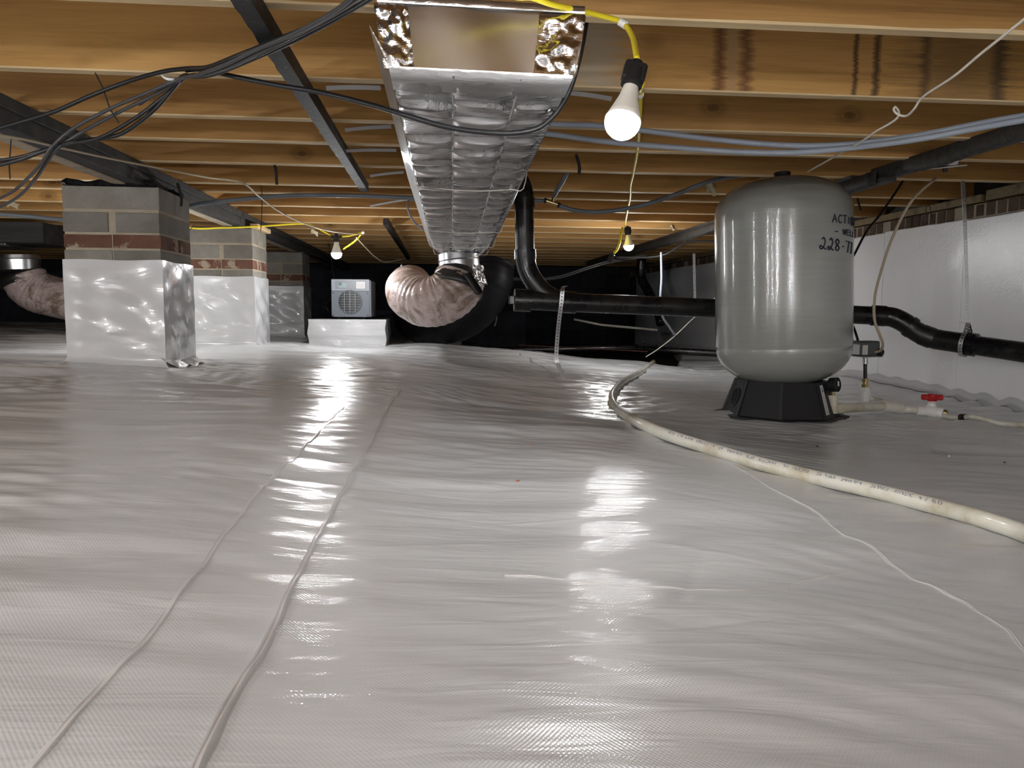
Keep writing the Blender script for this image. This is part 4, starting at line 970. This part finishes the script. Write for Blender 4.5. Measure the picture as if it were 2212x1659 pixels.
# faded print along the top of the pipe
sp_ = spline(hps, 40); mb = MB(); rp_ = random.Random(3); Ls = 0; i0 = 7 * 40 + 10; i1 = 12 * 40
def onpipe(s_, ang, up=.0168):
    i = int(s_); t = s_ - i; p = sp_[i].lerp(sp_[i + 1], t); T = (sp_[i + 1] - sp_[i]).normalized(); S = T.cross(Vector((0, 0, 1))).normalized(); U = S.cross(T)
    d = (U * math.cos(ang) + S * math.sin(ang)).normalized(); return p + d * up
def glyphs(s0, s1, a0, a1):
    s_ = s0
    while s_ < s1:
        n = rp_.randint(3, 8)
        for _ in range(n):
            dl = (sp_[int(s_) + 1] - sp_[int(s_)]).length; w_ = .0045 / dl; 
            if rp_.random() < .9:
                kind = rp_.randint(0, 3); st = [[(0, 0), (0, 1)], [(0, 1), (1, 1)], [(1, 0), (1, 1)], [(0, .5), (1, .5)], [(0, 0), (1, 0)], [(0, 0), (1, 1)]]
                for q in rp_.sample(st, 3):
                    mb.tube([onpipe(s_ + u * w_, a0 + (a1 - a0) * v) for u, v in q], .0006, 4)
            s_ += w_ * 1.5
        s_ += .011 / dl
glyphs(i0, i1 - 6, .50, .92)
mb.build('print', 'print', pw, label='faded blue-grey printing along the pipe')
# hose mounting collar at the far bend
mb = MB(); mb.lathe([(.016, -.012), (.0195, -.010), (.0195, .010), (.016, .012)], frame(sp_[80], sp_[84] - sp_[80]), 20); mb.build('coupling', 'pvc', HP, smooth=True, sm_angle=30)

# ------------------------------------------------------------------ battens and boards under the joists (along Y)
def batten(x0, x1, y0, y1, zb, zt, mt, label, name='batten', seed=1, ragged_=True):
    rng = random.Random(seed); mb = MB(); rows = []; n = int((y1 - y0) / .03)
    for i in range(n + 1):
        y = y0 + (y1 - y0) * i / n; e = rng.uniform(-.0018, .0018); rows.append([Vector((x0 + e, y, CZ + zb + rng.uniform(0, .0015))), Vector((x1, y, CZ + zb)), Vector((x1, y, CZ + zt)), Vector((x0, y, CZ + zt))])
    mb.ring_skin([list(r) for r in rows], caps=True); return mb.build(name, mt, label=label, cat='board')
batten(-.381, -.343, -.5, 3.83, .557, .597, 'batten', 'black glue-smeared batten crossing under the joists, left of the foil duct', seed=2)
batten(-.378, -.343, 5.26, 9.0, .555, .597, 'batten', 'short dark batten end in the distance below the lit joists', seed=3)
HB = thing('hanger_board', (1.85, 4, CZ + .5), 'near dark board with ragged black film hanging under the joists at the right edge', 'board')
mb = MB(); mb.bbox((1.835, .6, CZ + .555), (1.895, 3.26, CZ + .597), .004); mb.build('board', 'greyboard', HB)
HB2 = thing('hanger_board', (1.8, 6, CZ + .5), 'dark weathered board with peeling film running back above and behind the tank', 'board')
mb = MB(); mb.bbox((1.80, 3.05, CZ + .530), (1.86, 9.5, CZ + .5505), .004); mb.bbox((1.80, 3.30, CZ + .551), (1.86, 9.5, CZ + .597), .003); mb.build('board', 'greyboard', HB2)
for par, x, y0, y1, zb, sd in ((HB, 1.834, .8, 3.2, .555, 5), (HB2, 1.799, 3.1, 9.0, .532, 6)):
    rng = random.Random(sd); mb = MB(); rows = []; n = 90
    for i in range(n + 1):
        y = y0 + (y1 - y0) * i / n; dp = .004 + .013 * max(0, math.sin(i * .21 + sd)) + rng.uniform(0, .004)
        rows.append([Vector((x - .001, y, CZ + zb + .05)), Vector((x - .004, y, CZ + zb)), Vector((x + .008 + .006 * math.sin(i * .4), y, CZ + zb - dp)), Vector((x + .010 + .006 * math.sin(i * .4), y, CZ + zb - dp)), Vector((x, y, CZ + zb)), Vector((x, y, CZ + zb + .05))])
    mb.ring_skin(rows, caps=True); mb.build('peeling_film', 'greyboard', par, smooth=True, label='ragged hanging edge of film')

# ------------------------------------------------------------------ grey water pipes under the joists
cable('water_line', [aY(870, 260, 2.62), aY(1080, 262, 2.6), aY(1195, 268, 2.58), aY(1300, 272, 2.52), aY(1430, 287, 2.45), aY(1560, 303, 2.38), aY(1700, 314, 2.3), aY(1830, 312, 2.22), aY(1980, 293, 2.12), aY(2110, 268, 2.03), aY(2230, 247, 1.98), aY(2400, 220, 1.9), Vector((2.45, 1.6, CZ + .54)), Vector((2.62, 1.3, CZ + .55))], .0088, 'pex', 'upper of two grey water pipes sagging behind the nearest bulb', 'pipe', 'grey water pipes under the joists', seg=14)
cable('water_line', [aY(870, 276, 2.62), aY(1080, 282, 2.6), aY(1190, 290, 2.58), aY(1300, 305, 2.50), aY(1450, 318, 2.40), aY(1600, 328, 2.32), aY(1720, 329, 2.25), aY(1850, 318, 2.19), aY(1980, 301, 2.10), aY(2110, 277, 2.01), aY(2230, 256, 1.96), aY(2400, 230, 1.88), Vector((2.45, 1.55, CZ + .52)), Vector((2.62, 1.25, CZ + .53))], .0088, 'pex', 'lower of two grey water pipes sagging behind the nearest bulb', 'pipe', 'grey water pipes under the joists', seg=14)
cable('water_line', [aY(-60, 458, 3.9), aY(60, 467, 3.9), aY(140, 474, 3.92), aY(250, 470, 3.95), aY(400, 447, 3.94), aY(450, 438, 3.9), aY(560, 427, 3.88), aY(650, 422, 3.88), aY(780, 423, 3.86), aY(880, 427, 3.8), aY(1000, 428, 3.78), aY(1090, 430, 3.74), aY(1177, 434, 3.72)], .0105, 'pexd', 'grey water pipe crossing from the nearest pier to the brass tee', 'pipe', 'grey water pipes under the joists', seg=12)
cable('water_line', [aY(1208, 444, 3.72), aY(1240, 454, 3.72), aY(1290, 458, 3.72), aY(1345, 452, 3.7), aY(1400, 440, 3.68), aY(1460, 420, 3.64), aY(1510, 400, 3.6), aY(1560, 385, 3.62), aY(1650, 372, 3.7)], .0105, 'pexd', 'grey water pipe sagging from the brass tee towards the tank top', 'pipe', 'grey water pipes under the joists', seg=12)
cable('water_line', [aY(1196, 424, 3.72), aY(1205, 408, 3.66), aY(1215, 392, 3.6), aY(1224, 374, 3.55), aY(1228, 362, 3.58)], .0105, 'pexd', 'short grey branch pipe rising from the brass tee', 'pipe', 'grey water pipes under the joists', seg=12)
TE = thing('brass_tee', aY(1195, 437, 3.72), 'small brass tee fitting in the grey pipe right of the black elbow', 'fitting')
mb = MB(); mb.tube([aY(1180, 434, 3.72), aY(1205, 442, 3.72)], .011, 16); mb.tube([aY(1194, 438, 3.72), aY(1197, 427, 3.72)], .0095, 14); mb.build('tee_body', 'brass', TE, smooth=True, sm_angle=40)
for a, b2 in (((1175, 432.5), (1180, 434)), ((1204, 442), (1209, 444))):
    mb = MB(); mb.tube([aY(*a, 3.72), aY(*b2, 3.72)], .0125, 16); mb.build('crimp_ring', 'blackplastic', TE, smooth=True, sm_angle=40)

# ------------------------------------------------------------------ loose cable bundle, upper left
B0 = [(800, -20), (700, 42), (620, 92), (540, 128), (480, 150), (420, 164), (385, 172)]
def up(pts, ys, r, mt, label, group='cables looping through the upper left', seg=8, dz=0):
    return cable('cable', [aY(px, py, y) for (px, py), y in zip(pts, ys)], r, mt, label, 'cable', group, seg=seg)
Y1_ = [1.36, 1.50, 1.64, 1.76, 1.85, 1.96, 2.02]
up([(790, -30), (722, 25), (640, 70), (556, 106), (490, 138), (430, 160), (385, 172), (328, 196), (236, 236), (155, 280), (112, 318), (90, 352), (60, 385), (25, 415), (-30, 442)], [1.34, 1.46, 1.58, 1.7, 1.8, 1.92, 2.02, 2.06, 2.1, 2.14, 2.15, 2.2, 2.3, 2.45, 2.6], .0045, 'greycable', 'grey cable of the bundle that drops past the girder, left one of a close pair', seg=8)
up([(800, -22), (735, 22), (655, 66), (565, 112), (500, 142), (440, 162), (395, 168), (347, 198), (262, 240), (180, 284), (125, 320), (100, 352), (75, 388), (35, 428), (-30, 462)], [1.35, 1.47, 1.59, 1.71, 1.81, 1.93, 2.03, 2.07, 2.11, 2.15, 2.16, 2.21, 2.31, 2.46, 2.6], .0045, 'greycable', 'grey cable of the bundle that drops past the girder, right one of a close pair')
up([(830, -30), (760, 15), (680, 58), (600, 98), (520, 136), (450, 160), (405, 165), (360, 203), (300, 250), (220, 296), (150, 311), (90, 326), (40, 340), (-40, 352)], [1.36, 1.48, 1.6, 1.72, 1.82, 1.94, 2.04, 2.08, 2.1, 2.13, 2.15, 2.18, 2.22, 2.3], .0048, 'cable', 'black cable of the bundle reaching the left edge just under the girder, upper of two')
up([(850, -30), (775, 12), (700, 55), (620, 95), (540, 130), (470, 158), (425, 166), (395, 164), (375, 190), (330, 240), (270, 285), (225, 298), (150, 308), (90, 328), (40, 346), (-40, 366)], [1.37, 1.49, 1.61, 1.73, 1.83, 1.93, 1.98, 2.03, 2.07, 2.1, 2.13, 2.14, 2.15, 2.18, 2.22, 2.3], .0052, 'cable', 'black cable of the bundle reaching the left edge just under the girder, lower of two')
up([(815, -25), (750, 10), (672, 56), (590, 90), (510, 122), (450, 145), (405, 148), (350, 155), (280, 175), (200, 205), (120, 240), (50, 262), (-40, 288)], [1.33, 1.45, 1.57, 1.69, 1.79, 1.9, 2.0, 2.04, 2.08, 2.1, 2.12, 2.14, 2.16], .0055, 'cable', 'thick black cable running straight to the left edge across the second joist')
up([(300, 226), (340, 200), (365, 176), (395, 170), (440, 157), (520, 128), (610, 86), (690, 48), (760, 5), (810, -30)], [2.1, 2.08, 2.04, 2.03, 1.96, 1.84, 1.72, 1.6, 1.47, 1.36], .004, 'greycable', 'thin grey cable in the middle of the bundle at the staple')
cable('cable', [aY(400, 152, 2.02), aY(440, 150, 2.02), aY(500, 164, 1.96), aY(600, 184, 1.9), aY(700, 201, 1.86), aY(800, 226, 1.78), aY(880, 250, 1.73), aY(960, 273, 1.72), aY(1040, 285, 1.72), aY(1110, 287, 1.72), aY(1165, 275, 1.72), aY(1200, 245, 1.72), aY(1228, 200, 1.70), aY(1245, 150, 1.68), aY(1258, 95, 1.68), aY(1266, 48, 1.70)], .0058, 'cable', 'single black cable slung across under the foil duct', 'cable', 'cables looping through the upper left', seg=10)
ST = MB(); ST.tube([aY(350, 162, 2.05), aY(356, 168, 2.03), aY(365, 171, 2.02), aY(378, 171, 2.03)], .0035, 8, smooth=4, flat=(1, 1)); ST.build('cable_staple', 'white', smooth=True, label='white plastic staple holding the cable bundle to the second joist', cat='staple')

cable('thin_cable', [aY(-40, 285, 2.35), aY(60, 303, 2.5), aY(134, 320, 2.7), aY(240, 343, 3.0), aY(368, 368, 3.3), aY(450, 384, 3.35), aY(523, 395, 3.38), aY(560, 425, 3.8), aY(605, 458, 4.2), aY(660, 484, 4.6), aY(720, 500, 4.9), aY(785, 507, 5.2)], .0042, 'tan', 'thin tan cable running back along the girder towards the bulb above the dehumidifier', 'cable')
cable('thin_cable', [aY(770, 513, 5.25), aY(790, 535, 5.6), aY(812, 556, 6.0), aY(833, 566, 6.3), aY(870, 560, 6.8)], .0045, 'tan', 'thin cable sagging away right of the bulb above the dehumidifier', 'cable')
cable('white_wire', [Vector((1.02, 1.19, CZ + .602)), Vector((1.0, 1.15, CZ + .55)), aY(2300, -30, 1.15), aY(2212, 42, 1.30), aY(2120, 115, 1.48), aY(2060, 165, 1.6), aY(1995, 208, 1.75), aY(1975, 235, 1.8), aY(1958, 250, 1.85), aY(1940, 247, 1.87), aY(1931, 238, 1.88), aY(1934, 231, 1.88), aY(1941, 240, 1.89), aY(1940, 252, 1.9), aY(1925, 265, 1.93), aY(1890, 285, 2.0), aY(1860, 306, 2.1), aY(1800, 340, 2.4), aY(1745, 371, 2.75)], .0028, 'whitewire', 'thin white wire with a small loop slanting down from the top right corner', 'wire', k=7)
cable('white_wire', [aY(1640, 560, 5.2), aY(1560, 630, 5.4), aY(1495, 690, 5.6), aY(1455, 728, 5.7), aY(1420, 755, 5.8), aY(1395, 771, 5.85)], .004, 'whitewire', 'thin white wire dropping to the liner left of the tank, behind the black pipe', 'wire')
cable('white_wire', [aY(1428, 545, 5.4), aY(1429, 600, 5.4), aY(1427, 640, 5.4), aY(1430, 680, 5.5), aY(1445, 705, 5.6), aY(1458, 724, 5.7)], .0085, 'pex', 'white flexible conduit hanging from the dark board in the distance', 'wire')
cable('thin_cable', [aY(1680, 470, 5.6), aY(1600, 505 + 10, 5.6), aY(1500, 521, 5.6), aY(1480, 524, 5.6), aY(1440, 548, 5.6), aY(1400, 556, 5.7), aY(1330, 556, 6.0)], .007, 'greycable', 'grey cable slung along the dark board in the distance left of the tank', 'cable')
for k, (a, b2, c_) in enumerate((((1010, 585), (1090, 598), 0), ((1010, 592), (1100, 606), 4))):
    cable('far_cable', [aY(1000, 580 + c_, 6.6), aY(1040, 592 + c_, 6.5), aY(1090, 599 + c_, 6.4), aY(1150, 603 + c_ * .5, 6.3), aY(1210, 596 + c_, 6.2), aY(1270, 577 + c_, 6.1), aY(1320, 563 + c_, 6.1), aY(1400, 550 + c_, 6.2)], .006, 'greycable', ['upper', 'lower'][k] + ' of two grey cables sagging in the dark behind the black drain pipe', 'cable')

# ------------------------------------------------------------------ dehumidifier on a wrapped box
BX = thing('wrapped_plinth', (-.69, 6.0, fz(-.69, 5.9)), 'low white liner-wrapped block plinth under the dehumidifier', 'plinth')
x0, x1, y0, y1 = -.972, -.405, 5.80, 6.35; zb = CZ - .262; zt = CZ - .083
def noisybox(x0, x1, y0, y1, zb, zt, amp=.006, seed=1, n=16):
    rng = random.Random(seed); rows = []
    per = [(x0 + (x1 - x0) * i / n, y0) for i in range(n)] + [(x1, y0 + (y1 - y0) * i / n) for i in range(n)] + [(x1 - (x1 - x0) * i / n, y1) for i in range(n)] + [(x0, y1 - (y1 - y0) * i / n) for i in range(n)]
    for j in range(13):
        t = j / 12; rows.append([Vector((px + amp * math.sin(i * .7 + t * 9) * (abs(px - x0) < 1e-6 or abs(px - x1) < 1e-6) , py + amp * .6 * math.sin(i * .9 + t * 5 + rng.uniform(-.4, .4)) - (.006 if abs(t - .45) < .05 and py == y0 else 0), zb + (zt - zb) * t)) for i, (px, py) in enumerate(per)])
    mb = MB(); mb.ring_skin(rows, caps=True); return mb
noisybox(x0, x1, y0, y1, zb - .03, zt, .005, 3).build('liner_wrap', 'linerbox', BX, smooth=True, sm_angle=40)
DH = thing('dehumidifier', (-.67, 6.1, zt), 'grey portable dehumidifier with a round grille standing on the wrapped plinth', 'dehumidifier')
hx0, hx1, hz0, hz1 = -.812, -.528, CZ - .066, CZ + .215; hy = 5.90
mb = MB(); mb.bbox((hx0, hy + .012, hz0), (hx1 + .008, hy + .42, hz1 - .004), .006); mb.build('housing', 'dehumtop', DH)
# front panel with circular opening
cxh, czh, ro = (hx0 + hx1) / 2 - .006, CZ + .047, .084
mb = MB(); n = 48; sq = []; 
X0_, X1_, Z0_, Z1_ = hx0, hx1 - .004, hz0, hz0 + .192
for i in range(n):
    a = 2 * math.pi * i / n; dx, dz = math.cos(a), math.sin(a); t = min((X1_ - cxh) / dx if dx > 1e-6 else 9, (X0_ - cxh) / dx if dx < -1e-6 else 9, (Z1_ - czh) / dz if dz > 1e-6 else 9, (Z0_ - czh) / dz if dz < -1e-6 else 9); sq.append((cxh + dx * t, czh + dz * t))
ri = lambda y, r: [Vector((cxh + r * math.cos(2 * math.pi * i / n), y, czh + r * math.sin(2 * math.pi * i / n))) for i in range(n)]
so = lambda y: [Vector((x, y, z)) for x, z in sq]
mb.ring_skin([so(hy + .011), so(hy), ri(hy, ro + .006), ri(hy - .012, ro + .004), ri(hy - .012, ro), ri(hy + .011, ro)], caps=False); mb.build('front_panel', 'dehum', DH)
mb = MB(); mb.bbox((hx0, hy - .001, hz0 + .194), (hx1 - .002, hy + .011, hz1), .002); mb.build('top_panel', 'dehumtop', DH)
mb = MB(); mb.lathe([(ro, -.001), (.0001, -.001)], frame((cxh, hy + .010, czh), (0, -1, 0)), 40, caps=False); mb.build('outlet_recess', 'poly', DH, label='dark round air outlet')
for i in range(-4, 5):
    z = czh + i * .0185; hw = math.sqrt(max(0, ro ** 2 - (z - czh) ** 2)) - .001
    if hw > .02: mb = MB(); mb.bbox((cxh - hw, hy - .003, z - .0013), (cxh + hw, hy + .001, z + .0013), .0005); mb.build('grille_bar', 'dehumtop', DH)
for i in (-1, 0, 1):
    x = cxh + i * .040; hh = math.sqrt(ro ** 2 - (i * .04) ** 2) - .001
    mb = MB(); mb.bbox((x - .0022, hy - .006, czh - hh), (x + .0022, hy - .0032, czh + hh), .0005); mb.build('grille_bar', 'dehumtop', DH)
pz0, pz1 = hz0 + .208, hz1 - .012
mb = MB(); mb.bbox((hx0 + .028, hy - .0035, pz0), (hx1 - .028, hy - .0012, pz1), .0005); cp = mb.build('control_panel', 'panel', DH)
mb = MB(); mb.bbox((hx0 + .052, hy - .005, pz0 + .010), (hx0 + .112, hy - .0037, pz1 - .012), .0003); mb.build('display', 'screen', cp, label='small pale display')
mb = MB()
for dx in (.058, .071): mb.box((hx0 + dx, hy - .0058, pz0 + .028), (hx0 + dx + .0035, hy - .0051, pz0 + .046))
for dz in (.028, .036, .044): mb.box((hx0 + .058, hy - .0058, pz0 + dz), (hx0 + .0745, hy - .0051, pz0 + dz + .003))
mb.build('display_digits', 'ink', cp)
mb = MB(); mb.bbox((hx1 - .100, hy - .005, pz0 + .004), (hx1 - .034, hy - .0037, pz1 - .006), .0003); mb.build('label', 'label', cp, label='white paper label')
mb = MB()
for i in range(4): mb.box((hx1 - .094, hy - .0056, pz0 + .012 + .009 * i), (hx1 - .042, hy - .0051, pz0 + .0135 + .009 * i))
mb.build('label_print', 'print', cp)
for x in (hx0 + .012, hx1 - .018):
    for z in (hz0 + .012, hz0 + .178):
        mb = MB(); mb.lathe([(.0045, 0), (.0045, .002), (.001, .002)], frame((x, hy, z), (0, -1, 0)), 10); mb.build('screw', 'blackplastic', DH)
for x in (hx0 + .05, hx1 - .05):
    for y in (hy + .06, hy + .36):
        mb = MB(); mb.lathe([(.014, 0), (.014, .017)], frame((x, y, zt), (0, 0, 1)), 12); mb.build('foot', 'blackplastic', DH)
# dark cord heap behind the dehumidifier
pts = []; rng = random.Random(6)
for i in range(26): pts.append(Vector((-.86 - .12 * math.cos(i * 1.3) + rng.uniform(-.03, .03), 6.75 + rng.uniform(-.06, .06), CZ + .02 + .06 * math.sin(i * 1.3) + rng.uniform(-.02, .02))))
pts += [Vector((-.90, 6.75, CZ + .2)), Vector((-.93, 6.8, CZ + .4)), Vector((-.95, 6.8, CZ + .55))]
cable('cable_tangle', pts, .006, 'cable', 'tangled black cord hanging between the far pier and the dehumidifier', 'cord', k=5, seg=6)

# ------------------------------------------------------------------ distant bits
mb = MB(); mb.bbox((-1.2, 9.0, CZ - .55), (1.0, 9.2, CZ - .02), .005); mb.build('block_pile', 'backwall', label='low dark block stub wall far back behind the ducts', cat='wall')
cable('far_pipe', [aY(1000, 740, 7.0), aY(1060, 754, 6.9), aY(1200, 755, 6.85), aY(1330, 752, 6.8), aY(1450, 758, 6.5), aY(1560, 764, 6.3)], .03, 'abs', 'black corrugated hose lying along the far edge of the liner', 'pipe', seg=14)
cable('far_cable', [aY(1120, 745, 6.5), aY(1250, 752, 6.4), aY(1350, 757, 6.2), aY(1400, 760, 6.1)], .003, 'dullorange', 'faint orange cord beside the black hose at the far edge of the liner', 'cord')
mb = MB(); mb.tube([aY(1385, 555, 8.4), aY(1386, 600, 8.4), aY(1398, 625, 8.3), aY(1420, 668, 8.1), aY(1428, 700, 8.0)], .05, 18, smooth=5); mb.build('far_drain', 'abs', smooth=True, label='black drain pipe dropping diagonally in front of the far wall', cat='pipe')
mb = MB(); mb.tube([aY(1240, 690, 7.6), aY(1300, 702, 7.5), aY(1420, 713, 7.4)], .012, 12); mb.build('far_supply_pipe', 'pvc', smooth=True, label='thin stained pipe lying in the dark under the black drain', cat='pipe')
cable('far_pipe', [aY(700, 728 - 4, 7.8), aY(840, 708 - 28, 7.8), aY(1000, 676, 8.0)], .01, 'abs', 'thin black hose in the dark right of the dehumidifier', 'pipe')
for k, pts in enumerate([[(868, 570), (860, 600), (852, 640)], [(882, 572), (872, 605), (868, 640)], [(1083, 600), (1078, 640), (1072, 690), (1068, 705)]]):
    cable('hanging_strap', [aY(px, py, 6.2) for px, py in pts], .007, 'zinc' if k < 2 else 'greycable', ['left of two dull straps hanging beside the pink flexible duct', 'right of two dull straps hanging beside the pink flexible duct', 'dull strap hanging in the dark left of the black pipe cleanout'][k], 'strap', flat=(1, .25))

# scraps of twine, film and paper stuck to the joists
sc = [((205, 156), (222, 190), (238, 235), (257, 266), 2.1, 'black twine scrap hanging across the second and third joists at upper left'),
      ((24, 300), (22, 330), (20, 360), (22, 387), 2.35, 'black twine scrap under the girder at the left edge'),
      ((593, 356), (596, 370), (597, 385), (598, 399), 3.4, 'black tie scrap hanging from the fifth joist left of the batten'),
      ((562, 396), (566, 420), (565, 470), (563, 500), 4.0, 'long thin black scrap hanging above the middle pier'),
      ((1244, 333), (1250, 352), (1252, 365), (1250, 376), 2.9, 'black twist of film on the joist right of the duct'),
      ((1852, 428), (1854, 437), (1857, 446), (1860, 454), 3.9, 'short black tab hanging from a joist right of the tank'),
      ((420, 484), (412, 495), (405, 505), (400, 512), 4.6, 'tangle of black twine between the first two piers'),
      ((383, 395), (388, 412), (392, 430), (391, 446), 3.60, 'black torn tab hanging at the side of the nearest pier'),
      ((2003, 470), (2000, 450), (2008, 445), (2012, 470), 3.4, 'bit of black twine caught on the sill above the white panels')]
for a, b2, c_, d, Yv, lb_ in sc:
    w_ = .0016 if 'thin' in lb_ or 'twine' in lb_ else .005
    mb = MB(); P_ = [aY(*q, Yv) for q in (a, b2, c_, d)]
    mb.tube(P_, [w_ * .7] + [w_ * 1.2] * 11 + [w_], 6, smooth=4, flat=(1, .4)); mb.build('scrap', 'tarpaper', smooth=True, label=lb_, cat='scrap')
for px, py, Yv, lb_, w_, h_ in ((680, 503, 5.645, 'pale yellow torn paper curl on a joist left of the bulb above the dehumidifier', .05, .03), (1547, 490 - 2, 5.645, 'white paper scrap stapled to a joist left of the tank', .07, .028), (1451, 493, 5.645, 'small round white scrap on a joist left of the tank', .03, .02), (1536, 410, 3.925, 'square brown paper patch on a joist just left of the tank top', .05, .045), (30, 443, 4.215, 'yellowish fibre scrap on a joist at the left edge', .05, .03)):
    rng = random.Random(px); c = aY(px, py, Yv); rows = []
    for j in range(6):
        rows.append([c + Vector((w_ * (i / 6 - .5) + rng.uniform(-.004, .004), -.006 - .008 * math.sin(i * 1.1 + j), h_ * (j / 5 - .5) + .01 * math.sin(i * .9) + rng.uniform(-.002, .002))) for i in range(7)])
    mb = MB(); mb.ring_skin(rows, caps=False, closed=False); mb.build('paper_scrap', 'paper', smooth=True, label=lb_, cat='scrap')
# nail on the liner
na, nb = fpt(2014, 976), fpt(2050, 988); na.z += .004; nb.z += .004
mb = MB(); mb.tube([na, nb], .0035, 8); mb.build('nail', 'zinc', label='single grey nail lying on the liner at the right', cat='nail')
for i, (px, py) in enumerate(((1150, 962), (1118, 1040), (2170, 1000), (1765, 965))):
    p = fpt(px, py); mb = MB(); mb.lathe([(.001, 0), (.004, .001), (.003, .003), (.0005, .004)], frame(p, (0, 0, 1)), 7); mb.build('crumb', 'copper' if i < 2 else 'blackplastic', label=['tiny orange crumb on the liner, farther of two', 'tiny orange crumb on the liner, nearer of two', 'tiny black speck on the liner below the nail', 'tiny black speck on the liner in front of the tank'][i], cat='debris')
